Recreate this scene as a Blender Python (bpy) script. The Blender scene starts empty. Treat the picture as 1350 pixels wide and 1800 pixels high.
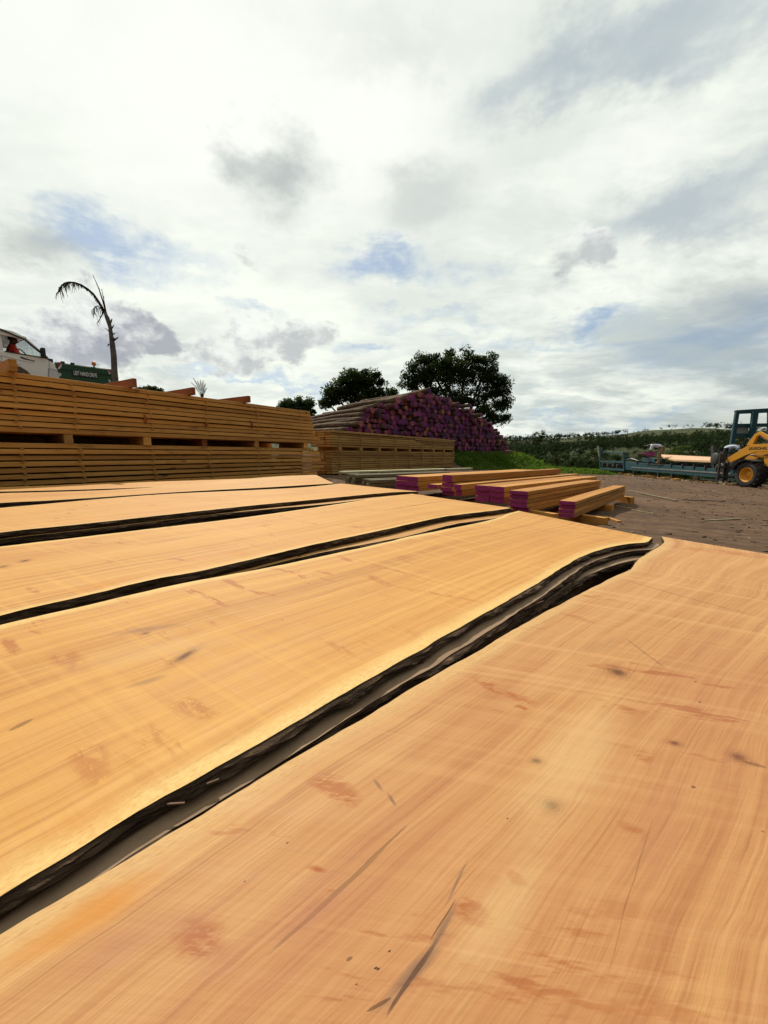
import bpy, bmesh, math, random
import numpy as np
from mathutils import Vector, Matrix, noise as mnoise

random.seed(11)
RNG = np.random.default_rng(7)
SC = bpy.context.scene
COL = SC.collection
R = math.radians
F = 676.0                     # focal length in photograph pixels (1350 x 1800)
ZC = 0.85                     # camera height over the yard
PITCH = math.atan(100.0 / F)  # camera looks slightly down
FW = Vector((0, math.cos(PITCH), -math.sin(PITCH)))
UP = Vector((0, math.sin(PITCH), math.cos(PITCH)))
SUN_AZ, SUN_EL = R(-22), R(47)
SUN = Vector((math.sin(SUN_AZ) * math.cos(SUN_EL), math.cos(SUN_AZ) * math.cos(SUN_EL), math.sin(SUN_EL)))


# ------------------------------------------------------------------ survey helpers (sight line -> place in the yard)
def ray(px, py):
    return Vector((1, 0, 0)) * ((px - 675) / F) + UP * ((900 - py) / F) + FW


def on_z(px, py, z):
    d = ray(px, py)
    t = (z - ZC) / d.z
    return Vector((d.x * t, d.y * t, z))


def at_y(px, py, y):
    d = ray(px, py)
    t = y / d.y
    return Vector((d.x * t, y, ZC + d.z * t))


def on_plane(px, py, p0, az):
    """vertical plane through p0 holding the heading az"""
    n = Vector((math.cos(az), -math.sin(az), 0))
    d = ray(px, py)
    o = Vector((0, 0, ZC))
    t = (Vector((p0[0], p0[1], 0)) - o).dot(n) / d.dot(n)
    return o + d * t


def smooth(a, b, x):
    t = max(0.0, min(1.0, (x - a) / (b - a)))
    return t * t * (3 - 2 * t)


def hd(az):
    return Vector((math.sin(az), math.cos(az), 0))


# ------------------------------------------------------------------ terrain
ST_P = Vector((-5.3, 5.3, 0))
ST_AZ = R(33.4)
ST_D = hd(ST_AZ)
ST_N = Vector((-ST_D.y, ST_D.x, 0))      # behind the stack
PL_A = Vector((-1.3, 17.0, 0))           # left foot of the log pile face
PL_AZ = R(50.2)
PL_D = hd(PL_AZ)
PL_N = Vector((-PL_D.y, PL_D.x, 0))      # along the logs, away


def ground(x, y):
    h = -0.82 + 0.22 * smooth(4, 14, y) - 0.058 * (0.5 * ((x - 3) + math.sqrt((x - 3) ** 2 + 1.5)) if x < 40 else 37.0)
    q = Vector((x, y, 0)) - ST_P
    d, s = q.dot(ST_N), q.dot(ST_D)
    h += (1.65 - h) * smooth(1.9, 5.0, d) * (1 - smooth(6.5, 12.5, s))
    h += 0.15 * smooth(-1.5, 0.3, d) * (1 - smooth(5, 9, s)) * (1 - smooth(1.9, 5, d))
    q = Vector((x, y, 0)) - PL_A
    d, s = q.dot(PL_N), q.dot(PL_D)
    m = smooth(-2.3, -0.35, d) * (1 - smooth(12.0, 16.0, s)) * smooth(-9, -3, s)
    h += (0.03 - h) * m
    # the yard ends and the land falls into the valley, then climbs to the ridge
    r = math.hypot(x, y)
    az = math.atan2(x, y)
    edge = 31 + 5 * math.sin(az * 3 + 1)
    h -= 13.0 * smooth(edge, edge + 75, r)
    if r > 60:
        ridge = 30 + 6 * math.exp(-((az - 0.685) / 0.10) ** 2) + 3 * math.sin(az * 14 + 0.4) + 4 * math.sin(az * 5 + 2)
        t = max(0.0, min(1.0, (r - 130) / 520.0))
        h += (ridge + 15.5) * (0.82 * t + 0.18 * smooth(0, 1, t))
        h -= 34 * smooth(700, 1400, r)
        h += (4.5 * mnoise.noise(Vector((x * 0.009, y * 0.009, 7))) + 2.0 * mnoise.noise(Vector((x * 0.025, y * 0.025, 3)))) * smooth(90, 220, r)
    if r < 60:
        w = smooth(1.5, 6, r)
        h += w * (0.035 * mnoise.noise(Vector((x * 0.7, y * 0.7, 0))) + 0.02 * mnoise.noise(Vector((x * 2.3, y * 2.3, 5))))
    return ZC + h


# ------------------------------------------------------------------ objects
def tag(o, label=None, cat=None, group=None, kind=None):
    if label: o['label'] = label
    if cat: o['category'] = cat
    if group: o['group'] = group
    if kind: o['kind'] = kind
    return o


def empty(name, loc=(0, 0, 0), rz=0.0):
    o = bpy.data.objects.new(name, None)
    COL.objects.link(o)
    o.location = loc
    o.rotation_euler = (0, 0, rz)
    o.empty_display_size = 0.2
    return o


def link_mesh(name, me, mats, parent=None, loc=None, rz=0.0):
    for m in (mats if isinstance(mats, (list, tuple)) else [mats]):
        me.materials.append(m)
    o = bpy.data.objects.new(name, me)
    COL.objects.link(o)
    if parent is not None: o.parent = parent
    if loc is not None: o.location = loc
    if rz: o.rotation_euler = (0, 0, rz)
    return o


def copy_obj(o, parent=None):
    c = o.copy()
    COL.objects.link(c)
    if parent is not None: c.parent = parent
    return c


def copy_tree(o, parent=None):
    c = copy_obj(o, parent)
    for ch in list(o.children): copy_tree(ch, c)
    return c


class MB:
    """collects shapes; build() links them as ONE mesh object"""
    def __init__(self):
        self.v, self.f, self.mi, self.sm = [], [], [], []

    def add(self, vs, fs, mi=0, sm=False):
        b = len(self.v)
        self.v += [tuple(p) for p in vs]
        self.f += [tuple(i + b for i in f) for f in fs]
        self.mi += [mi] * len(fs)
        self.sm += [sm] * len(fs)
        return self

    def box(self, c, s, rz=0.0, mi=0, mat=None):
        hx, hy, hz = s[0] / 2, s[1] / 2, s[2] / 2
        m = mat or Matrix.Rotation(rz, 3, 'Z')
        vs = [Vector(c) + m @ Vector((x, y, z)) for z in (-hz, hz) for x, y in ((-hx, -hy), (hx, -hy), (hx, hy), (-hx, hy))]
        return self.add(vs, [(3, 2, 1, 0), (4, 5, 6, 7), (0, 1, 5, 4), (1, 2, 6, 5), (2, 3, 7, 6), (3, 0, 4, 7)], mi)

    def bar(self, a, b, w, h, mi=0, up=Vector((0, 0, 1))):
        """rectangular bar from a to b: w across, h along up"""
        a, b = Vector(a), Vector(b)
        d = (b - a)
        L = d.length
        d.normalize()
        s = d.cross(up)
        if s.length < 1e-5: s = d.cross(Vector((1, 0, 0)))
        s.normalize()
        u = s.cross(d)
        m = Matrix((d, s, u)).transposed()
        return self.box((a + b) / 2, (L, w, h), mat=m, mi=mi)

    def tube(self, pts, rad, n=8, mi=0, sm=True, caps=True):
        pts = [Vector(p) for p in pts]
        if not isinstance(rad, (list, tuple)): rad = [rad] * len(pts)
        vs, fs = [], []
        ref = None
        for i, p in enumerate(pts):
            d = (pts[min(i + 1, len(pts) - 1)] - pts[max(i - 1, 0)]).normalized()
            if ref is None:
                ref = d.cross(Vector((0.31, 0.22, 0.92)))
                if ref.length < 0.1: ref = d.cross(Vector((1, 0, 0)))
            ref = (ref - d * ref.dot(d)).normalized()
            b = d.cross(ref)
            for k in range(n):
                a = 2 * math.pi * k / n
                vs.append(p + (ref * math.cos(a) + b * math.sin(a)) * rad[i])
        for i in range(len(pts) - 1):
            for k in range(n):
                k2 = (k + 1) % n
                fs.append((i * n + k, i * n + k2, (i + 1) * n + k2, (i + 1) * n + k))
        self.add(vs, fs, mi, sm)
        if caps:
            b0 = len(self.v) - len(vs)
            self.f += [tuple(b0 + k for k in range(n))[::-1], tuple(b0 + (len(pts) - 1) * n + k for k in range(n))]
            self.mi += [mi, mi]
            self.sm += [False, False]
        return self

    def prism(self, poly, off, mi=0):
        """closed polygon of 3-D points pushed along off"""
        n = len(poly)
        off = Vector(off)
        vs = [Vector(p) for p in poly] + [Vector(p) + off for p in poly]
        fs = [tuple(range(n))[::-1], tuple(range(n, 2 * n))] + [(i, (i + 1) % n, n + (i + 1) % n, n + i) for i in range(n)]
        return self.add(vs, fs, mi)

    def lathe(self, c, axis, prof, n=28, mi=0):
        """prof = [(distance along axis, radius)]"""
        axis = Vector(axis).normalized()
        a = axis.cross(Vector((0, 0, 1)))
        if a.length < 0.1: a = axis.cross(Vector((1, 0, 0)))
        a.normalize()
        b = axis.cross(a)
        vs, fs = [], []
        for (t, r) in prof:
            for k in range(n):
                w = 2 * math.pi * k / n
                vs.append(Vector(c) + axis * t + (a * math.cos(w) + b * math.sin(w)) * r)
        for i in range(len(prof) - 1):
            for k in range(n):
                k2 = (k + 1) % n
                fs.append((i * n + k, i * n + k2, (i + 1) * n + k2, (i + 1) * n + k))
        return self.add(vs, fs, mi, True)

    def mesh(self, name, bevel=0.0):
        me = bpy.data.meshes.new(name)
        me.from_pydata(self.v, [], self.f)
        me.polygons.foreach_set('material_index', self.mi)
        me.polygons.foreach_set('use_smooth', self.sm)
        bm = bmesh.new()
        bm.from_mesh(me)
        bmesh.ops.recalc_face_normals(bm, faces=bm.faces)
        if bevel:
            bmesh.ops.bevel(bm, geom=[e for e in bm.edges if len(e.link_faces) == 2 and e.calc_face_angle(0) > 0.6], offset=bevel, segments=2, affect='EDGES', profile=0.6)
        bm.to_mesh(me)
        bm.free()
        return me

    def build(self, name, mats, parent=None, loc=None, bevel=0.0, rz=0.0):
        return link_mesh(name, self.mesh(name, bevel), mats, parent, loc, rz)

    def build_at(self, name, mats, origin, parent=None, bevel=0.0):
        """world-space shapes, object origin at `origin` (relative to parent's location when parented, unrotated parents only)"""
        o = Vector(origin)
        self.v = [tuple(Vector(p) - o) for p in self.v]
        loc = o - parent.location if parent is not None else o
        return self.build(name, mats, parent, loc, bevel)


# ------------------------------------------------------------------ node expressions
class NT:
    def __init__(self, tree):
        self.t = tree

    def node(self, typ, **kw):
        n = self.t.nodes.new(typ)
        for k, v in kw.items(): setattr(n, k, v)
        return n

    def put(self, sock, v):
        if isinstance(v, E): self.t.links.new(v.s, sock)
        elif v is not None:
            if hasattr(sock.default_value, '__len__'):
                if isinstance(v, (int, float)): v = (v,) * len(sock.default_value)
                v = tuple(v)
                if len(sock.default_value) == 4 and len(v) == 3: v = v + (1,)
            sock.default_value = v

    def m(self, op, a, b=None, c=None, clamp=False):
        n = self.node('ShaderNodeMath', operation=op, use_clamp=clamp)
        self.put(n.inputs[0], a)
        if b is not None: self.put(n.inputs[1], b)
        if c is not None: self.put(n.inputs[2], c)
        return E(self, n.outputs[0])

    def vm(self, op, a, b=None, out=0):
        n = self.node('ShaderNodeVectorMath', operation=op)
        self.put(n.inputs[0], a)
        if b is not None:
            if op == 'SCALE': self.put(n.inputs[3], b)
            else: self.put(n.inputs[1], b)
        return E(self, n.outputs[out])

    def xyz(self, x=0.0, y=0.0, z=0.0):
        n = self.node('ShaderNodeCombineXYZ')
        for i, v in enumerate((x, y, z)): self.put(n.inputs[i], v)
        return E(self, n.outputs[0])

    def sep(self, v):
        n = self.node('ShaderNodeSeparateXYZ')
        self.put(n.inputs[0], v)
        return [E(self, o) for o in n.outputs]

    def noise(self, vec, scale=1.0, detail=4.0, rough=0.5, dist=0.0, col=False):
        n = self.node('ShaderNodeTexNoise')
        self.put(n.inputs['Vector'], vec)
        n.inputs['Scale'].default_value = scale
        n.inputs['Detail'].default_value = detail
        n.inputs['Roughness'].default_value = rough
        n.inputs['Distortion'].default_value = dist
        return E(self, n.outputs['Color' if col else 0])

    def vor(self, vec, scale=1.0, feature='F1', out='Distance', rnd=1.0):
        n = self.node('ShaderNodeTexVoronoi', feature=feature)
        self.put(n.inputs['Vector'], vec)
        n.inputs['Scale'].default_value = scale
        n.inputs['Randomness'].default_value = rnd
        return E(self, n.outputs[out])

    def ss(self, x, a, b, lo=0.0, hi=1.0):
        n = self.node('ShaderNodeMapRange', interpolation_type='SMOOTHSTEP')
        self.put(n.inputs[0], x)
        if a > b: a, b, lo, hi = b, a, hi, lo
        for i, v in enumerate((a, b, lo, hi)): n.inputs[i + 1].default_value = v
        return E(self, n.outputs[0])

    def mix(self, f, a, b, mode='MIX'):
        n = self.node('ShaderNodeMix', data_type='RGBA', blend_type=mode)
        self.put(n.inputs[0], f)
        self.put(n.inputs[6], a)
        self.put(n.inputs[7], b)
        return E(self, n.outputs[2])

    def ramp(self, f, stops, interp='LINEAR'):
        n = self.node('ShaderNodeValToRGB')
        cr = n.color_ramp
        cr.interpolation = interp
        while len(cr.elements) < len(stops): cr.elements.new(0.5)
        for e, (p, c) in zip(cr.elements, stops):
            e.position = p
            e.color = tuple(c) + (1,) if len(c) == 3 else c
        self.put(n.inputs[0], f)
        return E(self, n.outputs[0])

    def coord(self, which='Object'):
        n = self.node('ShaderNodeTexCoord')
        return E(self, n.outputs[which])

    def uv(self, name):
        n = self.node('ShaderNodeUVMap', uv_map=name)
        return E(self, n.outputs[0])

    def objrand(self):
        n = self.node('ShaderNodeObjectInfo')
        return E(self, n.outputs['Random'])

    def bump(self, h, strength=0.3, distance=0.01):
        n = self.node('ShaderNodeBump')
        n.inputs['Strength'].default_value = strength
        n.inputs['Distance'].default_value = distance
        self.put(n.inputs['Height'], h)
        return E(self, n.outputs[0])


class E:
    def __init__(self, nt, s): self.nt, self.s = nt, s
    def __add__(self, o): return self.nt.m('ADD', self, o)
    __radd__ = __add__
    def __sub__(self, o): return self.nt.m('SUBTRACT', self, o)
    def __rsub__(self, o): return self.nt.m('SUBTRACT', o, self)
    def __mul__(self, o): return self.nt.m('MULTIPLY', self, o)
    __rmul__ = __mul__
    def __truediv__(self, o): return self.nt.m('DIVIDE', self, o)


def material(name):
    m = bpy.data.materials.new(name)
    m.use_nodes = True
    nt = NT(m.node_tree)
    bs = m.node_tree.nodes['Principled BSDF']
    nt.bs = bs
    return m, nt


def finish(nt, col=None, rough=None, normal=None, spec=None, metal=None, **kw):
    b = nt.bs
    if col is not None: nt.put(b.inputs['Base Color'], col)
    if rough is not None: nt.put(b.inputs['Roughness'], rough)
    if normal is not None: nt.put(b.inputs['Normal'], normal)
    if spec is not None: nt.put(b.inputs['Specular IOR Level'], spec)
    if metal is not None: nt.put(b.inputs['Metallic'], metal)
    for k, v in kw.items(): nt.put(b.inputs[k.replace('_', ' ')], v)


def paint(name, col, rough=0.4, wear=0.25, dirt=(0.10, 0.08, 0.06), metal=0.0, spec=0.5):
    m, nt = material(name)
    p = nt.coord()
    n1 = nt.noise(p, 2.2, 6, 0.65)
    n2 = nt.noise(p, 14, 5, 0.7)
    c = nt.mix(nt.ss(n1, 0.35, 0.75) * 0.35, col, tuple(x * 0.72 for x in col))
    c = nt.mix(nt.ss(n2, 0.52, 0.72) * wear, c, dirt)
    finish(nt, c, nt.ss(n1, 0.3, 0.7, rough - 0.08, rough + 0.2), nt.bump(n2, 0.08, 0.004), spec, metal)
    return m


# ------------------------------------------------------------------ materials
M = {}
M['white_paint'] = paint('white_paint', (0.88, 0.86, 0.85), 0.3, 0.12)
M['teal_paint'] = paint('teal_paint', (0.004, 0.048, 0.066), 0.42, 0.35)
M['yellow_paint'] = paint('yellow_paint', (0.62, 0.27, 0.012), 0.4, 0.35)
M['green_paint'] = paint('green_paint', (0.010, 0.060, 0.020), 0.45, 0.3)
M['black_plastic'] = paint('black_plastic', (0.012, 0.012, 0.013), 0.5, 0.2)
M['dark_steel'] = paint('dark_steel', (0.03, 0.028, 0.026), 0.55, 0.5, (0.07, 0.045, 0.03))
M['steel'] = paint('steel', (0.35, 0.35, 0.35), 0.35, 0.3, metal=0.7)
M['rubber'] = paint('rubber', (0.018, 0.016, 0.015), 0.8, 0.6, (0.06, 0.045, 0.035))
M['red_marker'] = paint('red_marker', (0.35, 0.03, 0.02), 0.4, 0.15)
M['white_marker'] = paint('white_marker', (0.62, 0.60, 0.58), 0.4, 0.15)
M['orange_lens'] = paint('orange_lens', (0.7, 0.17, 0.03), 0.25, 0.1)
M['lamp_lens'] = paint('lamp_lens', (0.62, 0.64, 0.66), 0.12, 0.1)
M['lettering'] = paint('lettering', (0.75, 0.75, 0.72), 0.5, 0.1)
M['dark_lettering'] = paint('dark_lettering', (0.01, 0.01, 0.012), 0.5, 0.1)
M['skin'] = paint('skin', (0.055, 0.028, 0.018), 0.5, 0.0)
M['hair'] = paint('hair', (0.006, 0.005, 0.005), 0.8, 0.0)
M['grey_panel'] = paint('grey_panel', (0.24, 0.24, 0.25), 0.5, 0.3)
M['leather'] = paint('leather', (0.28, 0.15, 0.035), 0.6, 0.3)


def cloth(name, col):
    m, nt = material(name)
    p = nt.coord()
    n = nt.noise(p, 9, 5, 0.6, 0.6)
    finish(nt, nt.mix(nt.ss(n, 0.35, 0.7) * 0.5, col, tuple(c * 0.6 for c in col)), 0.9, nt.bump(n, 0.6, 0.03), 0.2)
    return m


M['red_shirt'] = cloth('red_shirt', (0.5, 0.035, 0.02))
M['pale_shirt'] = cloth('pale_shirt', (0.62, 0.67, 0.80))
M['khaki'] = cloth('khaki', (0.30, 0.20, 0.11))
M['dark_trousers'] = cloth('dark_trousers', (0.03, 0.035, 0.05))

m, nt = material('window_glass')
finish(nt, (0.55, 0.62, 0.62), 0.03, None, 0.5, Transmission_Weight=0.9)
M['glass'] = m


def board_mat(name, lo, mid, hi, grime=0.35, spec=0.25):
    """sawn board: grain along local X, each board its own tone"""
    m, nt = material(name)
    r = nt.objrand()
    x, y, z = nt.sep(nt.coord())
    off = r * 37.0
    q = nt.xyz(x * 0.5 + off, y * 9.0, z * 9.0 + off)
    warp = nt.noise(nt.xyz(x * 0.9 + off, y * 2.0, z * 2.0), 1.0, 2, 0.5)
    g1 = nt.noise(nt.xyz(x * 0.55 + off, y * 16 + warp * 5, z * 16 + off), 1.0, 5, 0.6)
    g2 = nt.noise(nt.xyz(x * 3.0 + off, y * 110, z * 110), 1.0, 3, 0.55)
    c = nt.ramp(g1, [(0.28, lo), (0.5, mid), (0.72, hi)])
    c = nt.mix(nt.ss(g2, 0.45, 0.7) * 0.35, c, tuple(k * 0.6 for k in mid))
    tone = nt.ramp(nt.m('FRACT', r * 7.31), [(0.0, (0.62, 0.56, 0.50)), (0.4, (0.92, 0.92, 0.92)), (0.75, (1.0, 1.0, 0.98)), (1.0, (1.12, 1.08, 1.0))])
    c = nt.mix(1.0, c, tone, 'MULTIPLY')
    # knots and bark stains
    k = nt.vor(nt.xyz(x * 1.3 + off, z * 4.0 + y * 4.0, off), 1.3)
    kn = nt.noise(nt.xyz(x * 14 + off, y * 40, z * 40), 1.0, 3, 0.6)
    c = nt.mix(nt.ss(k + (kn - 0.5) * 0.16, 0.15, 0.05) * 0.85, c, (0.06, 0.022, 0.008))
    st = nt.noise(nt.xyz(x * 2.1 + off * 2, y * 8, z * 8), 1.0, 5, 0.65)
    c = nt.mix(nt.ss(st, 0.56, 0.74) * grime, c, (0.085, 0.05, 0.022))
    bm = nt.bump(g2 * 0.5 + g1 + nt.noise(nt.xyz(x * 45, y * 6, z * 6), 1.0, 2, 0.5) * 0.4, 0.35, 0.006)
    finish(nt, c, 0.72, bm, spec)
    return m


M['pine'] = board_mat('pine', (0.42, 0.185, 0.042), (0.60, 0.295, 0.075), (0.72, 0.38, 0.110), 0.75)
M['pine_grey'] = board_mat('pine_grey', (0.27, 0.145, 0.042), (0.42, 0.235, 0.072), (0.52, 0.31, 0.105), 0.5)
M['plank'] = board_mat('plank', (0.40, 0.16, 0.030), (0.52, 0.235, 0.048), (0.60, 0.30, 0.070), 0.2)
M['red_beam'] = board_mat('red_beam', (0.20, 0.055, 0.012), (0.30, 0.085, 0.020), (0.38, 0.12, 0.03), 0.35)
M['old_wood'] = board_mat('old_wood', (0.14, 0.115, 0.07), (0.24, 0.20, 0.12), (0.33, 0.285, 0.18), 0.4)
M['pale_plank'] = board_mat('pale_plank', (0.42, 0.39, 0.24), (0.52, 0.49, 0.31), (0.60, 0.57, 0.38), 0.15)

M['splinter'] = board_mat('splinter', (0.09, 0.05, 0.026), (0.16, 0.092, 0.05), (0.26, 0.16, 0.09), 0.4)
M['chip'] = board_mat('chip', (0.10, 0.07, 0.045), (0.17, 0.12, 0.08), (0.26, 0.19, 0.12), 0.4)
M['fresh_slab'] = board_mat('fresh_slab', (0.52, 0.30, 0.19), (0.60, 0.38, 0.25), (0.66, 0.45, 0.31), 0.1)

m, nt = material('purple_paint')
p = nt.coord()
n = nt.noise(p, 30, 5, 0.65)
n2 = nt.noise(p, 6, 3, 0.6)
c = nt.mix(nt.ss(n, 0.35, 0.7), (0.33, 0.026, 0.155), (0.20, 0.018, 0.095))
c = nt.mix(nt.ss(n2, 0.58, 0.78) * 0.5, c, (0.26, 0.08, 0.06))
finish(nt, c, 0.6, nt.bump(n, 0.3, 0.003), 0.3)
M['purple_paint'] = m

# painted log ends: tone differs per log
m, nt = material('log_end_paint')
r = nt.objrand()
p = nt.coord()
n = nt.noise(nt.vm('ADD', p, nt.xyz(r * 31, 0, 0)), 9, 4, 0.6)
base = nt.ramp(nt.m('FRACT', r * 5.7), [(0.0, (0.10, 0.020, 0.14)), (0.3, (0.21, 0.026, 0.165)), (0.5, (0.34, 0.050, 0.17)), (0.72, (0.06, 0.016, 0.09)), (0.86, (0.44, 0.12, 0.15)), (1.0, (0.32, 0.055, 0.13))])
c = nt.mix(nt.ss(n, 0.4, 0.7) * 0.65, base, (0.035, 0.010, 0.055))
finish(nt, c, 0.6, nt.bump(n, 0.4, 0.01), 0.3)
M['log_paint'] = m
m, nt = material('log_end_bare')
p = nt.coord()
n = nt.noise(p, 8, 4, 0.6)
finish(nt, nt.mix(nt.ss(n, 0.35, 0.7), (0.40, 0.17, 0.08), (0.25, 0.06, 0.10)), 0.7, None, 0.2)
M['log_bare'] = m

m, nt = material('log_bark')
r = nt.objrand()
x, y, z = nt.sep(nt.coord())
n = nt.noise(nt.xyz(x * 2.5 + r * 40, y * 14, z * 14), 1.0, 6, 0.65)
n2 = nt.noise(nt.xyz(x * 0.8 + r * 17, y * 3, z * 3), 1.0, 3, 0.5)
c = nt.ramp(n, [(0.3, (0.034, 0.020, 0.011)), (0.52, (0.105, 0.064, 0.038)), (0.72, (0.23, 0.15, 0.095))])
c = nt.mix(nt.ss(n2, 0.5, 0.75) * 0.5, c, (0.25, 0.16, 0.10))
finish(nt, c, 0.9, nt.bump(n, 0.8, 0.03), 0.15)
M['log_bark'] = m

m, nt = material('slab_bark')
p = nt.coord()
x, y, z = nt.sep(p)
n = nt.noise(nt.xyz(x * 5, y * 9, z * 30), 1.0, 6, 0.7, 0.4)
n2 = nt.noise(p, 3.2, 4, 0.6)
n3 = nt.noise(nt.xyz(x * 11, y * 11, z * 40), 1.0, 4, 0.7)
c = nt.ramp(n, [(0.3, (0.018, 0.011, 0.007)), (0.52, (0.070, 0.042, 0.025)), (0.7, (0.18, 0.11, 0.066))])
c = nt.mix(nt.ss(n2, 0.54, 0.68) * nt.ss(n3, 0.45, 0.62) * 0.8, c, (0.20, 0.12, 0.075))
finish(nt, c, 0.9, nt.bump(n + n3 * 0.6, 0.9, 0.02), 0.15)
M['slab_bark'] = m

m, nt = material('trunk_bark')
x, y, z = nt.sep(nt.coord())
n = nt.noise(nt.xyz(x * 7, y * 7, z * 2), 1.0, 6, 0.65)
finish(nt, nt.ramp(n, [(0.3, (0.035, 0.028, 0.022)), (0.6, (0.11, 0.09, 0.07)), (0.8, (0.17, 0.14, 0.12))]), 0.9, nt.bump(n, 0.8, 0.04), 0.15)
M['trunk'] = m
m, nt = material('dead_palm_bark')
x, y, z = nt.sep(nt.coord())
n = nt.noise(nt.xyz(x * 5, y * 5, z * 9), 1.0, 6, 0.65)
n2 = nt.noise(nt.xyz(x * 9, y * 9, z * 1.5), 1.0, 4, 0.6)
finish(nt, nt.mix(nt.ss(n2, 0.4, 0.7) * 0.6, nt.ramp(n, [(0.3, (0.05, 0.042, 0.036)), (0.6, (0.15, 0.13, 0.115)), (0.8, (0.24, 0.21, 0.19))]), (0.10, 0.085, 0.075)), 0.9, nt.bump(n, 0.9, 0.03), 0.15)
M['palm_bark'] = m
m, nt = material('dead_frond')
n = nt.noise(nt.coord(), 12, 3, 0.6)
finish(nt, nt.ramp(n, [(0.3, (0.012, 0.009, 0.007)), (0.7, (0.05, 0.037, 0.026))]), 0.9, None, 0.15)
M['dead_frond'] = m


def leaf_mat(name, a, b, trans=0.25):
    m, nt = material(name)
    p = nt.coord()
    n = nt.noise(p, 0.55, 3, 0.6)
    n2 = nt.noise(p, 5, 2, 0.6)
    c = nt.mix(nt.ss(n, 0.35, 0.65), a, b)
    c = nt.mix(nt.ss(n2, 0.4, 0.7) * 0.5, c, tuple(k * 0.55 for k in a))
    finish(nt, c, 0.75, None, 0.08)
    tr = nt.node('ShaderNodeBsdfTranslucent')
    nt.put(tr.inputs[0], nt.mix(0.5, c, (b[0] * 1.6, b[1] * 1.6, b[2] * 0.8)))
    mx = nt.node('ShaderNodeMixShader')
    mx.inputs[0].default_value = trans
    nt.t.links.new(nt.bs.outputs[0], mx.inputs[1])
    nt.t.links.new(tr.outputs[0], mx.inputs[2])
    nt.t.links.new(mx.outputs[0], nt.t.nodes['Material Output'].inputs[0])
    return m


M['dark_leaf'] = leaf_mat('dark_leaf', (0.016, 0.030, 0.009), (0.042, 0.064, 0.016), 0.36)
M['mid_leaf'] = leaf_mat('mid_leaf', (0.026, 0.046, 0.016), (0.055, 0.082, 0.024), 0.2)
M['bright_leaf'] = leaf_mat('bright_leaf', (0.050, 0.085, 0.020), (0.105, 0.145, 0.036), 0.25)
M['grass'] = leaf_mat('grass', (0.060, 0.125, 0.018), (0.125, 0.205, 0.034), 0.35)
M['far_leaf'] = leaf_mat('far_leaf', (0.015, 0.028, 0.010), (0.025, 0.041, 0.014), 0.25)
M['frond'] = leaf_mat('frond', (0.08, 0.09, 0.04), (0.16, 0.17, 0.09), 0.3)


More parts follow.
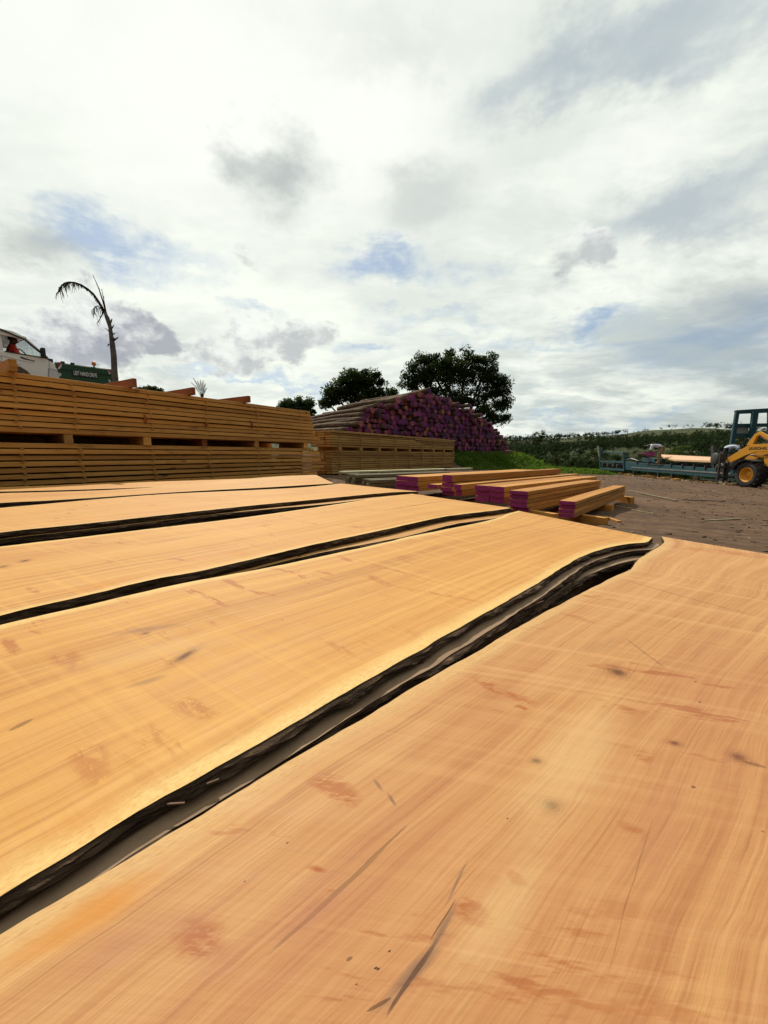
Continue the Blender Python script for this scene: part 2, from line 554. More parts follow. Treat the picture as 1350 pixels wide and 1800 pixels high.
def slab_mat(name, pal, marks=(), dust=0.0, seed=0.0, sap=1.0, red=0.0):
    """sawn slab. UV 'grain' = metres along / across; UV 'edge' = metres to the two live edges"""
    m, nt = material(name)
    u, v, _ = nt.sep(nt.uv('grain'))
    e1, e2, _ = nt.sep(nt.uv('edge'))
    edge = nt.m('MINIMUM', e1, e2)
    u0, v0 = u, v
    lo, mid, hi, sapc = pal
    # grain bends around knots and drifts along the slab
    wob = nt.noise(nt.xyz(u * 0.9 + seed, v * 1.6, seed), 1.0, 3, 0.5)
    vd = v + (wob - 0.5) * 0.085
    fine_wob = nt.noise(nt.xyz(u * 5 + seed, v * 6, seed), 1.0, 2, 0.5)
    vd = vd + (fine_wob - 0.5) * 0.012
    for (kind, cu, cv, ru, rv, an, st) in marks:
        if kind != 'knot': continue
        du, dv = u0 - cu, v0 - cv
        k = nt.m('POWER', 2.718, (du * du / (rv * 3.4) ** 2 + dv * dv / (rv * 2.2) ** 2) * -1.0)
        vd = vd - k * nt.m('DIVIDE', dv, nt.m('ABSOLUTE', dv) + rv) * rv * 1.5
    broad = nt.noise(nt.xyz(u * 0.22 + seed, vd * 5.0, seed), 1.0, 3, 0.55)
    rings = nt.m('SINE', (vd * 120.0 + nt.noise(nt.xyz(u * 0.35 + seed, vd * 4, seed + 2), 1.0, 3, 0.55) * 34.0)) * 0.5 + 0.5
    g1 = nt.noise(nt.xyz(u * 0.45 + seed, vd * 26.0, seed), 1.0, 5, 0.6)
    g2 = nt.noise(nt.xyz(u * 3.5 + seed, vd * 210.0, seed), 1.0, 3, 0.6)
    g3 = nt.noise(nt.xyz(u * 26 + seed, vd * 480.0, seed), 1.0, 2, 0.6)
    t = broad * 0.27 + g1 * 0.40 + rings * 0.05 + g2 * 0.30
    c = nt.ramp(t, [(0.36, lo), (0.50, mid), (0.64, hi)])
    lt = nt.noise(nt.xyz(u * 0.30 + seed, vd * 38.0, seed + 8), 1.0, 2, 0.5)
    c = nt.mix(nt.ss(lt, 0.60, 0.72) * 0.45, c, (hi[0] * 1.06, hi[1] * 1.10, hi[2] * 1.15))
    pore = nt.noise(nt.xyz(u * 9.0 + seed, vd * 330.0, seed + 5), 1.0, 2, 0.5)
    c = nt.mix(nt.ss(pore, 0.56, 0.72) * 0.30, c, (lo[0] * 0.75, lo[1] * 0.68, lo[2] * 0.62))
    # rosy heartwood drifts
    big = nt.noise(nt.xyz(u * 0.7 + seed * 3, v * 2.2, seed), 1.0, 3, 0.55, 0.4)
    c = nt.mix(nt.ss(big, 0.46, 0.68) * (0.30 + red), c, (lo[0] * 1.0, lo[1] * 0.88, lo[2] * 1.0))
    # dark narrow streaks
    sk = nt.noise(nt.xyz(u * 0.7 + seed, vd * 52.0, seed + 9), 1.0, 3, 0.6)
    gate = nt.noise(nt.xyz(u * 1.1 + seed, v * 3.0, seed + 4), 1.0, 2, 0.5)
    c = nt.mix(nt.ss(sk, 0.60, 0.70) * nt.ss(gate, 0.42, 0.62) * 0.45, c, (0.20, 0.075, 0.028))
    # saw marks across the slab
    sw = u + v * 0.18 + (wob - 0.5) * 0.03
    saw = nt.noise(nt.xyz(sw * 42.0, v * 0.8, seed), 1.0, 3, 0.6)
    saw2 = nt.noise(nt.xyz(sw * 170.0, v * 2.0, seed), 1.0, 2, 0.5)
    band = nt.noise(nt.xyz(sw * 5.0, v * 0.7, seed + 1), 1.0, 3, 0.6)
    c = nt.mix(nt.ss(saw, 0.46, 0.66) * nt.ss(band, 0.38, 0.60) * 0.42, c, (hi[0] * 1.08, hi[1] * 1.12, hi[2] * 1.2))
    # scuffed torn patches that follow the saw
    sc = nt.noise(nt.xyz(sw * 17.0 + seed, v * 4.2, seed + 6), 1.0, 5, 0.68)
    sg = nt.noise(nt.xyz(u * 2.2 + seed, v * 2.4, seed + 7), 1.0, 2, 0.5)
    c = nt.mix(nt.ss(sc, 0.585, 0.65) * nt.ss(sg, 0.46, 0.62) * 0.72, c, (lo[0] * 0.86, lo[1] * 0.60, lo[2] * 0.45))
    nz0 = nt.noise(nt.xyz(u * 120, v * 240, seed), 1.0, 3, 0.65)
    # pale sapwood along the live edges
    en = edge + (nt.noise(nt.xyz(u * 2.5 + seed, v * 9, seed), 1.0, 3, 0.6) - 0.5) * 0.07
    c = nt.mix(nt.ss(en, 0.055, 0.004) * 0.75 * sap * nt.ss(nz0, 0.30, 0.62, 0.45, 1.0), c, sapc)
    # flecks of sawdust and pin holes
    fk = nt.vor(nt.xyz(u * 1.0 + seed, v * 1.0, seed), 16.0)
    fr = nt.noise(nt.xyz(u * 1.6, v * 1.6, seed + 3), 1.0, 2, 0.5)
    c = nt.mix(nt.ss(fk, 0.055, 0.028) * nt.ss(fr, 0.55, 0.60) * 0.8, c, (0.05, 0.018, 0.008))
    nz = nt.noise(nt.xyz(u * 30 + seed, v * 30, seed), 1.0, 4, 0.65)
    torn = nt.noise(nt.xyz(sw * 55.0 + seed, v * 22.0, seed + 6), 1.0, 4, 0.7)
    tornm = nt.ss(torn, 0.40, 0.54)
    cols = {'knot': (0.075, 0.026, 0.010), 'stain': (0.31, 0.080, 0.020), 'crack': (0.075, 0.030, 0.011), 'spot': (0.035, 0.014, 0.006), 'gold': (0.50, 0.19, 0.022), 'rose': (0.34, 0.13, 0.07), 'pale': (0.58, 0.38, 0.17), 'grey': (0.20, 0.105, 0.060)}
    for (kind, cu, cv, ru, rv, an, st) in marks:
        du, dv = u0 - cu, v0 - cv
        ca, sa = math.cos(an), math.sin(an)
        a = (du * ca + dv * sa) / ru
        b = (dv * ca - du * sa) / rv
        d = nt.m('SQRT', a * a + b * b)
        wv = {'crack': 0.9, 'spot': 0.3, 'stain': 1.7, 'gold': 0.9, 'rose': 0.8, 'pale': 0.8}.get(kind, 0.9)
        d = d + (nz - 0.5) * wv
        if kind in ('stain',): st = tornm * st
        soft = {'knot': (1.15, 0.1), 'stain': (1.25, 0.35), 'crack': (1.0, 0.75), 'spot': (1.0, 0.5), 'gold': (1.1, 0.1), 'rose': (1.1, 0.1), 'pale': (1.2, 0.1), 'grey': (1.1, 0.2)}[kind]
        if kind == 'knot':
            c = nt.mix(nt.ss(d, 2.6, 0.7) * 0.40 * st, c, (0.27, 0.10, 0.036))
            rg = nt.m('SINE', d * 16.0) * 0.5 + 0.5
            c = nt.mix(nt.ss(d, 1.8, 0.9) * rg * 0.35, c, (0.16, 0.06, 0.024))
        c = nt.mix(nt.ss(d, soft[0], soft[1]) * st, c, cols[kind])
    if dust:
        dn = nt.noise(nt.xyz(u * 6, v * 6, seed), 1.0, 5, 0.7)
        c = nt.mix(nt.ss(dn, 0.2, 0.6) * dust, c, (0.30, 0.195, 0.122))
    rough = nt.ss(g1 * 0.5 + saw * 0.5, 0.3, 0.7, 0.55, 0.72)
    hu = u + v * 0.18
    h = nt.noise(nt.xyz(u * 6 + seed, v * 260.0, seed), 1.0, 2, 0.6) * 0.5 + nt.noise(nt.xyz(hu * 60.0, v * 1.0, seed), 1.0, 3, 0.6) * 0.7 + nt.noise(nt.xyz(u * 45.0, v * 90.0, seed), 1.0, 2, 0.6) * 0.4
    finish(nt, c, rough, nt.bump(h, 0.35, 0.0022), 0.16)
    return m


PAL_ROSE = ((0.35, 0.146, 0.054), (0.460, 0.228, 0.086), (0.530, 0.296, 0.120), (0.62, 0.42, 0.18))
PAL_GOLD = ((0.395, 0.170, 0.042), (0.515, 0.254, 0.068), (0.585, 0.314, 0.092), (0.70, 0.50, 0.20))
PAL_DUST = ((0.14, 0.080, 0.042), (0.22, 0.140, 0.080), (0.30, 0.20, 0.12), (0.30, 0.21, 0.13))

# dirt yard
m, nt = material('dirt_ground')
p = nt.coord()
x, y, z = nt.sep(p)
n1 = nt.noise(p, 0.6, 6, 0.62)
n2 = nt.noise(p, 5.0, 6, 0.7)
rot = nt.xyz(x * 0.955 + y * -0.296, x * 0.296 + y * 0.955, 0.0)
rx, ry, _ = nt.sep(rot)
trk = nt.noise(nt.xyz(rx * 0.35, ry * 4.5, 0.0), 1.0, 5, 0.65)
n3 = nt.noise(p, 40.0, 4, 0.7)
c = nt.ramp(n2, [(0.25, (0.055, 0.030, 0.017)), (0.5, (0.120, 0.070, 0.041)), (0.75, (0.185, 0.115, 0.070))])
c = nt.mix(nt.ss(trk, 0.40, 0.66) * 0.85, c, (0.070, 0.041, 0.026))
c = nt.mix(nt.ss(n1, 0.45, 0.7) * 0.5, c, (0.20, 0.118, 0.070))
c = nt.mix(nt.ss(n3, 0.55, 0.75) * 0.5, c, (0.26, 0.175, 0.115))
# away from the yard the ground is grass and scrub
dist = nt.vm('LENGTH', p, out=1)
g = nt.noise(p, 0.03, 6, 0.65)
gc = nt.ramp(g, [(0.35, (0.030, 0.040, 0.016)), (0.5, (0.044, 0.054, 0.020)), (0.68, (0.080, 0.078, 0.030))])
c = nt.mix(nt.ss(dist + (n1 - 0.5) * 10, 29, 33), c, gc)
finish(nt, c, 0.95, nt.bump(n2 * 0.7 + trk * 1.2 + n3 * 0.25, 0.8, 0.035), 0.15)
M['dirt'] = m

# ================================================================== camera, light, sky
cam = bpy.data.cameras.new('camera')
cam.sensor_fit = 'VERTICAL'
cam.sensor_height = 24.0
cam.lens = F / 1800.0 * 24.0
cam.clip_start = 0.02
cam.clip_end = 6000
camo = bpy.data.objects.new('camera', cam)
COL.objects.link(camo)
camo.location = (0, 0, ZC)
camo.rotation_euler = (R(90) - PITCH, 0, 0)
SC.camera = camo
SC.view_settings.view_transform = 'Standard'
SC.view_settings.look = 'None'
SC.view_settings.exposure = 0.0
SC.view_settings.gamma = 1.0

sl = bpy.data.lights.new('sun', 'SUN')
sl.energy = 4.0
sl.angle = R(1.2)
sl.color = (1.0, 0.93, 0.80)
so = bpy.data.objects.new('sun', sl)
COL.objects.link(so)
so.rotation_euler = (-SUN).to_track_quat('-Z', 'Y').to_euler()
so.location = SUN * 50


def build_world():
    w = bpy.data.worlds.new('World')
    SC.world = w
    w.use_nodes = True
    nt = NT(w.node_tree)
    bg = w.node_tree.nodes['Background']
    sky = nt.node('ShaderNodeTexSky', sky_type='NISHITA', sun_disc=False, sun_elevation=SUN_EL, sun_rotation=SUN_AZ, altitude=300, air_density=1.0, dust_density=0.6, ozone_density=1.5)
    blue = E(nt, sky.outputs[0])
    d = nt.coord('Generated')
    x, y, z = nt.sep(d)
    zz = nt.m('MAXIMUM', z, 0.0) + 0.16
    px, py = nt.m('DIVIDE', x, zz), nt.m('DIVIDE', y, zz)
    pl = nt.xyz(px, py, 0.0)
    wp = nt.noise(pl, 0.9, 3, 0.5, 0, True)
    plw = nt.vm('ADD', pl, nt.vm('SCALE', nt.vm('SUBTRACT', wp, (0.5, 0.5, 0.5)), 0.55))
    n1 = nt.noise(plw, 0.75, 8, 0.58)
    n2 = nt.noise(nt.vm('ADD', plw, (3.3, 7.1, 2.0)), 1.35, 8, 0.60)
    n3 = nt.noise(nt.vm('MULTIPLY', plw, (0.9, 2.2, 1.0)), 1.9, 7, 0.62)
    g = nt.vm('DOT_PRODUCT', d, tuple(SUN), out=1)
    glow = nt.ss(g, 0.38, 0.93)
    wide = nt.ss(g, -0.55, 0.80)
    # thin veil over everything, opened in places near the horizon
    wh = (9.7, 10.1, 9.1)
    gr = (4.9, 5.65, 5.65)
    shade = nt.ss(n2 * 0.62 + n3 * 0.38, 0.40, 0.60)
    cloud = nt.mix(nt.m('MULTIPLY', shade, 1.0 - glow * 0.65), wh, gr)
    veil = nt.ss(n1 + nt.ss(z, 0.10, 0.75) * 0.30 + glow * 0.3 + (n3 - 0.5) * 0.35, 0.37, 0.56, 0.30, 1.0)
    deep = nt.mix(1.0, blue, (1.12, 1.0, 0.92), 'MULTIPLY')
    low = nt.ss(z, 0.17, 0.02)
    col = nt.mix(veil, deep, cloud)
    # single clouds where the photograph has them: centre and half-size as seen, turned into directions
    dn = nt.noise(d, 9.0, 7, 0.62)
    dn2 = nt.noise(nt.vm('ADD', d, (5.0, 1.0, 2.0)), 5.0, 6, 0.62)
    dn4 = nt.noise(nt.vm('ADD', nt.vm('MULTIPLY', d, (1.0, 1.0, 1.4)), (9.0, 2.0, 1.0)), 17.0, 6, 0.6)
    dn3 = nt.noise(nt.vm('MULTIPLY', d, (1.0, 1.0, 4.0)), 7.0, 6, 0.65)
    w1 = nt.vm('SCALE', nt.vm('SUBTRACT', nt.noise(nt.vm('MULTIPLY', d, (1.0, 1.0, 2.2)), 6.0, 4, 0.6, 0, True), (0.5, 0.5, 0.5)), 0.16)
    w2 = nt.vm('SCALE', nt.vm('SUBTRACT', nt.noise(nt.vm('MULTIPLY', d, (1.0, 1.0, 1.6)), 22.0, 6, 0.65, 0, True), (0.5, 0.5, 0.5)), 0.055)
    dw = nt.vm('ADD', nt.vm('ADD', d, w1), w2)
    kinds = {'gray': (4.9, 5.35, 5.25), 'dark': (3.2, 3.35, 3.9), 'slate': (4.7, 5.4, 5.8), 'white': (9.9, 10.1, 9.5), 'cream': (8.8, 9.2, 8.7)}
    for (cx, cy, hx, hy, kind, st, rag) in CLOUDS:
        c = ray(cx, cy).normalized()
        rt = c.cross(Vector((0, 0, 1))).normalized()
        u = rt.cross(c)
        def ang(qx, qy):
            q = ray(qx, qy).normalized()
            return q.dot(rt), q.dot(u)
        ra = (abs(ang(cx + hx, cy)[0]) + abs(ang(cx - hx, cy)[0])) / 2
        rb = (abs(ang(cx, cy + hy)[1]) + abs(ang(cx, cy - hy)[1])) / 2
        a = nt.vm('DOT_PRODUCT', dw, tuple(rt / ra), out=1)
        b = nt.vm('DOT_PRODUCT', dw, tuple(u / rb), out=1)
        dist = nt.m('SQRT', a * a + b * b) + ((dn3 if kind == 'blue' else dn) - 0.5) * rag + (dn2 - 0.5) * rag
        if kind.startswith('puff'): dist = dist + (dn4 - 0.5) * 1.7
        mask = nt.ss(dist, *((1.2, 0.6) if kind.startswith('puff') else (1.5, 0.1))) * nt.m('GREATER_THAN', nt.vm('DOT_PRODUCT', d, tuple(c), out=1), 0.2) * st
        if kind == 'blue':
            col = nt.mix(mask * nt.ss(dn3 * 0.6 + dn4 * 0.4, 0.36, 0.54, 0.25, 1.0), col, nt.mix(0.55, nt.mix(1.0, deep, (0.86, 0.96, 1.0), 'MULTIPLY'), (3.4, 4.9, 7.3)))
        elif kind == 'puff':
            # cumulus: lit on the upper left, grey below
            lit = nt.ss(b * 0.8 - a * 0.5 + (dn4 - 0.5) * 5.0, -0.8, 1.2)
            col = nt.mix(mask, col, nt.mix(lit, (5.5, 5.8, 5.9), (9.6, 9.9, 9.4)))
        elif kind == 'puffdark':
            lit = nt.ss(b * 0.55 - a * 0.65 + (dn4 - 0.5) * 5.0, -0.75, 1.3)
            col = nt.mix(mask, col, nt.mix(lit, (4.0, 4.2, 4.7), (9.4, 9.7, 9.3)))
        else:
            col = nt.mix(mask, col, kinds[kind])
    # overcast is thicker and darker away from the sun
    k = nt.m('MULTIPLY', nt.ss(wide, 0.0, 1.0, 0.27, 1.0), 1.0)
    back = nt.mix(1.0, col, nt.mix(k, (0.0, 0.0, 0.0), (1.0, 1.0, 1.0)), 'MULTIPLY')
    nt.put(bg.inputs[0], back)
    bg.inputs[1].default_value = 0.1
    w.cycles.sampling_method = 'MANUAL'
    w.cycles.sample_map_resolution = 512


CLOUDS = [  # px, py, half width, half height, kind, strength, raggedness
    (330, 170, 430, 270, 'white', 1.0, 0.8),
    (640, 220, 220, 220, 'white', 0.95, 0.9),
    (1000, 130, 200, 80, 'slate', 0.9, 1.2),
    (1230, 60, 190, 70, 'slate', 0.7, 1.4),
    (700, 70, 130, 60, 'gray', 0.25, 1.5),
    (1210, 370, 220, 80, 'slate', 0.9, 1.2),
    (750, 350, 90, 60, 'gray', 0.55, 1.6),
    (1120, 260, 130, 60, 'white', 0.65, 1.5),
    (1010, 340, 90, 60, 'cream', 0.4, 1.5),
    (180, 430, 120, 42, 'blue', 0.75, 2.6),
    (320, 470, 80, 34, 'blue', 0.45, 2.6),
    (665, 470, 95, 40, 'blue', 0.80, 2.6),
    (800, 490, 90, 28, 'blue', 0.45, 2.8),
    (1040, 552, 60, 18, 'blue', 0.75, 2.6),
    (640, 606, 48, 14, 'blue', 0.7, 2.4),
    (450, 550, 60, 14, 'blue', 0.6, 2.6),
    (760, 560, 110, 14, 'blue', 0.4, 2.8),
    (900, 600, 170, 12, 'blue', 0.35, 2.8),
    (1230, 612, 130, 13, 'slate', 0.5, 2.4),
    (450, 668, 130, 10, 'blue', 0.75, 2.2),
    (520, 684, 80, 7, 'blue', 0.7, 2.0),
    (1090, 746, 62, 12, 'blue', 0.85, 1.6),
    (980, 740, 60, 7, 'blue', 0.5, 1.8),
    (1160, 732, 70, 8, 'blue', 0.55, 1.8),
    (590, 690, 90, 10, 'blue', 0.5, 2.0),
    (500, 320, 80, 85, 'gray', 0.9, 1.3),
    (440, 290, 50, 50, 'gray', 0.55, 1.4),
    (55, 430, 70, 55, 'gray', 0.7, 1.7),
    (425, 450, 14, 14, 'gray', 0.4, 1.5),
    (1028, 440, 66, 52, 'puff', 0.9, 1.0),
    (990, 470, 30, 40, 'gray', 0.5, 1.4),
    (1290, 520, 70, 40, 'gray', 0.45, 1.6),
    (460, 606, 92, 46, 'puff', 0.95, 1.2),
    (390, 634, 80, 32, 'puff', 0.9, 1.2),
    (535, 586, 55, 26, 'puff', 0.8, 1.3),
    (178, 568, 88, 58, 'puffdark', 0.97, 1.0),
    (250, 592, 80, 28, 'puffdark', 0.9, 1.1),
    (160, 615, 110, 44, 'puffdark', 0.9, 1.1),
    (300, 670, 40, 26, 'gray', 0.35, 1.6),
]
build_world()

# ================================================================== ground
def build_ground():
    v, f = [], []
    rs = [0.0]
    r = 0.12
    while r < 1600:
        rs.append(r)
        r *= 1.045 if r < 45 else 1.07
    NA = 300
    # denser angular steps inside the view
    def ang(k):
        t = k / NA
        return -math.pi + 2 * math.pi * t
    az = []
    k = -180.0
    while k < 180 - 1e-6:
        az.append(R(k))
        k += 0.4 if -50 <= k < 55 else 2.5
    n = len(az)
    v.append((0, 0, ground(0, 0)))
    for r in rs[1:]:
        for a in az:
            x, y = r * math.sin(a), r * math.cos(a)
            v.append((x, y, ground(x, y)))
    for k in range(n): f.append((0, 1 + (k + 1) % n, 1 + k))
    for i in range(len(rs) - 2):
        a0, b0 = 1 + i * n, 1 + (i + 1) * n
        for k in range(n):
            k2 = (k + 1) % n
            f.append((a0 + k, a0 + k2, b0 + k2, b0 + k))
    me = bpy.data.meshes.new('ground')
    me.from_pydata(v, [], f)
    me.polygons.foreach_set('use_smooth', [True] * len(f))
    o = link_mesh('ground', me, M['dirt'])
    tag(o, 'brown dirt yard that runs out to scrubby hills', None, None, 'structure')
build_ground()

# ================================================================== sawn slabs
SLAB_TOP = 0.45


def resample(pts, step):
    """Catmull-Rom through 2-D points, then even spacing"""
    P = [2 * pts[0] - pts[1]] + list(pts) + [2 * pts[-1] - pts[-2]]
    dense = []
    for i in range(1, len(P) - 2):
        p0, p1, p2, p3 = P[i - 1:i + 3]
        for k in range(24):
            t = k / 24
            dense.append(0.5 * ((2 * p1) + (p2 - p0) * t + (2 * p0 - 5 * p1 + 4 * p2 - p3) * t * t + (3 * p1 - p0 - 3 * p2 + p3) * t ** 3))
    dense.append(P[-2])
    acc = [0.0]
    for a, b in zip(dense, dense[1:]): acc.append(acc[-1] + (b - a).length)
    return dense, acc


def sample(dense, acc, t):
    s = t * acc[-1]
    lo, hi = 0, len(acc) - 1
    while hi - lo > 1:
        mid = (lo + hi) // 2
        if acc[mid] <= s: lo = mid
        else: hi = mid
    k = (s - acc[lo]) / max(1e-9, acc[hi] - acc[lo])
    return dense[lo].lerp(dense[hi], min(1, max(0, k)))


class Slab:
    def __init__(s, near, far, z, th, tail=1.0, seed=0, wig=0.006, shift=None, warp=0.0, world=False):
        """near/far: outline of the live edges from tail to far end"""
        s.z, s.th, s.seed = z, th, seed
        def prep(e):
            q = [p if world else on_z(p[0], p[1], z) for p in e]
            q = [Vector((p.x, p.y, 0)) for p in q]
            if shift is not None: q = [p + shift for p in q]
            if tail:
                d = hd(R(49)) * -1
                q = [q[0] + d * tail] + q
            return resample(q, 0.02)
        (dn, an), (df, af) = prep(near), prep(far)
        L = (an[-1] + af[-1]) / 2
        s.N = max(60, int(L / 0.016))
        s.K = 28
        s.near, s.far = [], []
        for i in range(s.N + 1):
            t = i / s.N
            a, b = sample(dn, an, t), sample(df, af, t)
            w = (b - a).normalized()
            q1 = mnoise.fractal(Vector((a.x * 9, a.y * 9, seed * 3.1)), 0.9, 2.1, 5)
            q2 = mnoise.fractal(Vector((b.x * 9, b.y * 9, seed * 7.7)), 0.9, 2.1, 5)
            s.near.append(a + w * q1 * wig)
            s.far.append(b - w * q2 * wig)
        s.W = sum((b - a).length for a, b in zip(s.near, s.far)) / (s.N + 1)
        s.L = L
        s.warp = warp

    def top(s, i, k):
        a, b = s.near[i], s.far[i]
        t = k / s.K
        p = a.lerp(b, t)
        if 0 < k < s.K: pass
        p.z = s.z + (s.warp(i / s.N, t) if s.warp else 0.0)
        return p

    def uv(s, i, k):
        return (i / s.N * s.L, (k / s.K - 0.5) * s.W)

    def find(s, px, py):
        """(u, v) of the sawn face under a sight line"""
        q = on_z(px, py, s.z)
        best = None
        for i in range(0, s.N + 1, 2):
            for k in range(0, s.K + 1):
                p = s.near[i].lerp(s.far[i], k / s.K)
                d = (p.x - q.x) ** 2 + (p.y - q.y) ** 2
                if best is None or d < best[0]: best = (d, i, k)
        _, i0, k0 = best
        # refine between grid nodes
        bb = None
        for di in range(-4, 5):
            i = min(s.N, max(0, i0 + di))
            for kk in range(-10, 11):
                t = min(1, max(0, (k0 + kk / 10) / s.K))
                p = s.near[i].lerp(s.far[i], t)
                d = (p.x - q.x) ** 2 + (p.y - q.y) ** 2
                if bb is None or d < bb[0]: bb = (d, i, t)
        return (bb[1] / s.N * s.L, (bb[2] - 0.5) * s.W)

    def marks(s, spec):
        out = []
        for (kind, x1, y1, x2, y2, half, st) in spec:
            a, b = s.find(x1, y1), s.find(x2, y2)
            du, dv = b[0] - a[0], b[1] - a[1]
            ln = max(math.hypot(du, dv) / 2, half * 1.3)
            out.append((kind, (a[0] + b[0]) / 2, (a[1] + b[1]) / 2, ln, half, math.atan2(dv, du), st))
        return out

    def build(s, name, label, mat, group=None, rough_edge=1.0):
        N, K = s.N, s.K
        c = s.near[N // 2].lerp(s.far[N // 2], 0.5)
        org = Vector((c.x, c.y, s.z - s.th))
        v, f, uvs, eds = [], [], [], []
        for i in range(N + 1):
            wl = (s.far[i] - s.near[i]).length
            for k in range(K + 1):
                v.append(tuple(s.top(i, k) - org))
                uvs.append(s.uv(i, k))
                eds.append((k / K * wl, (1 - k / K) * wl))
        nb = len(v)
        for i in range(N + 1):
            for k in (0, K):
                p = s.top(i, k)
                p.z -= s.th
                v.append(tuple(p - org))
                uvs.append(s.uv(i, k))
                eds.append((0.5, 0.5))
        for i in range(N):
            for k in range(K):
                a = i * (K + 1) + k
                f.append((a, a + K + 1, a + K + 2, a + 1))
            f.append((nb + 2 * i, nb + 2 * i + 1, nb + 2 * i + 3, nb + 2 * i + 2))
        for i, fl in ((0, False), (N, True)):
            row = [i * (K + 1) + k for k in range(K + 1)] + [nb + 2 * i + 1, nb + 2 * i]
            f.append(tuple(row[::-1] if fl else row))
        me = bpy.data.meshes.new(name)
        me.from_pydata(v, [], f)
        li = np.zeros(len(me.loops), dtype=np.int32)
        me.loops.foreach_get('vertex_index', li)
        for nm, arr in (('grain', uvs), ('edge', eds)):
            lay = me.uv_layers.new(name=nm)
            lay.data.foreach_set('uv', np.array(arr, dtype=np.float32)[li].ravel())
        bm = bmesh.new(); bm.from_mesh(me)
        bmesh.ops.recalc_face_normals(bm, faces=bm.faces)
        bm.to_mesh(me); bm.free()
        o = link_mesh(name, me, mat, None, org)
        tag(o, label, 'wood slab', group)
        # live edge with what is left of the bark, one strip round both long sides
        mb = MB()
        for side, E_ in ((0, s.near), (1, s.far)):
            vs, fs = [], []
            H = 6
            for i in range(N + 1):
                out = ((s.near[i] - s.far[i]) if side == 0 else (s.far[i] - s.near[i])).normalized()
                p = s.top(i, 0 if side == 0 else K)
                bark = smooth(-0.1, 0.35, mnoise.noise(Vector((p.x * 2.3, p.y * 2.3, s.seed + 40 * side))))
                for h in range(H + 1):
                    t = h / H
                    q = mnoise.fractal(Vector((p.x * 14, p.y * 14, t * 1.6 + s.seed)), 0.8, 2.1, 4)
                    bulge = math.sin(math.pi * min(1, t * 1.05)) ** 0.6
                    w = -0.0012 + bulge * rough_edge * (0.003 + 0.009 * bark + 0.010 * q)
                    if h == H: w = 0.002
                    vs.append(Vector((p.x, p.y, p.z - 0.0015 - t * (s.th - 0.003))) + out * w - org)
            for i in range(N):
                for h in range(H):
                    a = i * (H + 1) + h
                    q = (a, a + 1, a + H + 2, a + H + 1)
                    fs.append(q if side == 0 else q[::-1])
            mb.add(vs, fs, 0, False)
        # loose bark flakes and splinters along the edge
        rr = random.Random(int(s.seed * 13 + 1))
        for side, E_ in ((0, s.near), (1, s.far)):
            for _ in range(int(s.L * 4)):
                i = rr.randrange(6, N - 6)
                out = ((s.near[i] - s.far[i]) if side == 0 else (s.far[i] - s.near[i])).normalized()
                al = (E_[i + 1] - E_[i - 1]).normalized()
                p = s.top(i, 0 if side == 0 else K)
                L = rr.uniform(.008, .034)
                zz = p.z - rr.uniform(0.25, 1.0) * s.th
                c0 = Vector((p.x, p.y, zz)) + out * rr.uniform(.002, .008) - org
                d = (al * rr.uniform(.5, 1) + out * rr.uniform(-.05, .45) + Vector((0, 0, rr.uniform(-.5, .25)))).normalized()
                mb.bar(c0, c0 + d * L, rr.uniform(.0012, .003), rr.uniform(.0015, .005), rr.choice((0, 0, 0, 1)))
        mb.build('bark_edge', [M['slab_bark'], M['splinter']], o)
        return o

    def under(s, dz, sh, th=None, seed=None, world_near=None):
        t = Slab.__new__(Slab)
        t.__dict__.update(s.__dict__)
        t.z = s.z - dz
        t.th = th or s.th
        t.seed = seed if seed is not None else s.seed + 5
        t.warp = 0.0
        t.near, t.far = [], []
        for i in range(s.N + 1):
            w = (s.far[i] - s.near[i]).normalized()
            n1 = mnoise.fractal(Vector((s.near[i].x * 2.2, s.near[i].y * 2.2, t.seed * 2.0)), 0.9, 2.1, 5)
            d = sh(i / s.N) if callable(sh) else sh
            t.near.append(s.near[i] - w * (d + n1 * 0.006))
            t.far.append(s.far[i] - w * (0.05 + 0.03 * n1))
        return t


A_near_far = None
slab_a = Slab(
    near=[(1300, 2900), (1420, 2300), (1500, 1850), (1530, 1500), (1560, 1250), (1640, 1090), (1720, 1035)],
    far=[(-700, 2060), (-300, 1830), (0, 1643), (252, 1497), (509, 1338), (670, 1243), (791, 1172), (917, 1099), (967, 1072), (1022, 1043), (1078, 1014), (1108, 1000), (1121, 984), (1140, 972), (1166, 955), (1163, 943)],
    z=SLAB_TOP, th=0.024, tail=0.0, seed=1, wig=0.004)
slab_b = Slab(
    near=[(-250, 1722), (0, 1573), (126, 1500), (252, 1422), (428, 1321), (630, 1205), (725, 1150), (846, 1082), (912, 1044), (960, 1016), (1013, 983), (1053, 967), (1103, 956), (1136, 953), (1147, 945)],
    far=[(-300, 1180), (0, 1099), (151, 1064), (302, 1029), (411, 1009), (504, 991), (680, 953), (720, 943), (841, 919), (880, 909), (892, 903), (912, 898)],
    z=SLAB_TOP, th=0.022, tail=0.5, seed=2, wig=0.0035)
slab_c = Slab(
    near=[(-200, 1134), (0, 1082), (50, 1069), (151, 1047), (282, 1016), (363, 1001), (549, 958), (680, 930), (771, 910), (811, 904), (871, 897), (899, 893)],
    far=[(-250, 992), (0, 961), (252, 931), (478, 903), (680, 873), (725, 868)],
    z=SLAB_TOP, th=0.03, tail=0.6, seed=3)
slab_d = Slab(
    near=[(-200, 965), (0, 936), (136, 922), (282, 906), (428, 890), (554, 878), (680, 866), (735, 864)],
    far=[(-250, 914), (0, 893), (190, 876), (300, 868), (453, 861), (540, 856), (600, 850)],
    z=SLAB_TOP, th=0.03, tail=0.6, seed=4)


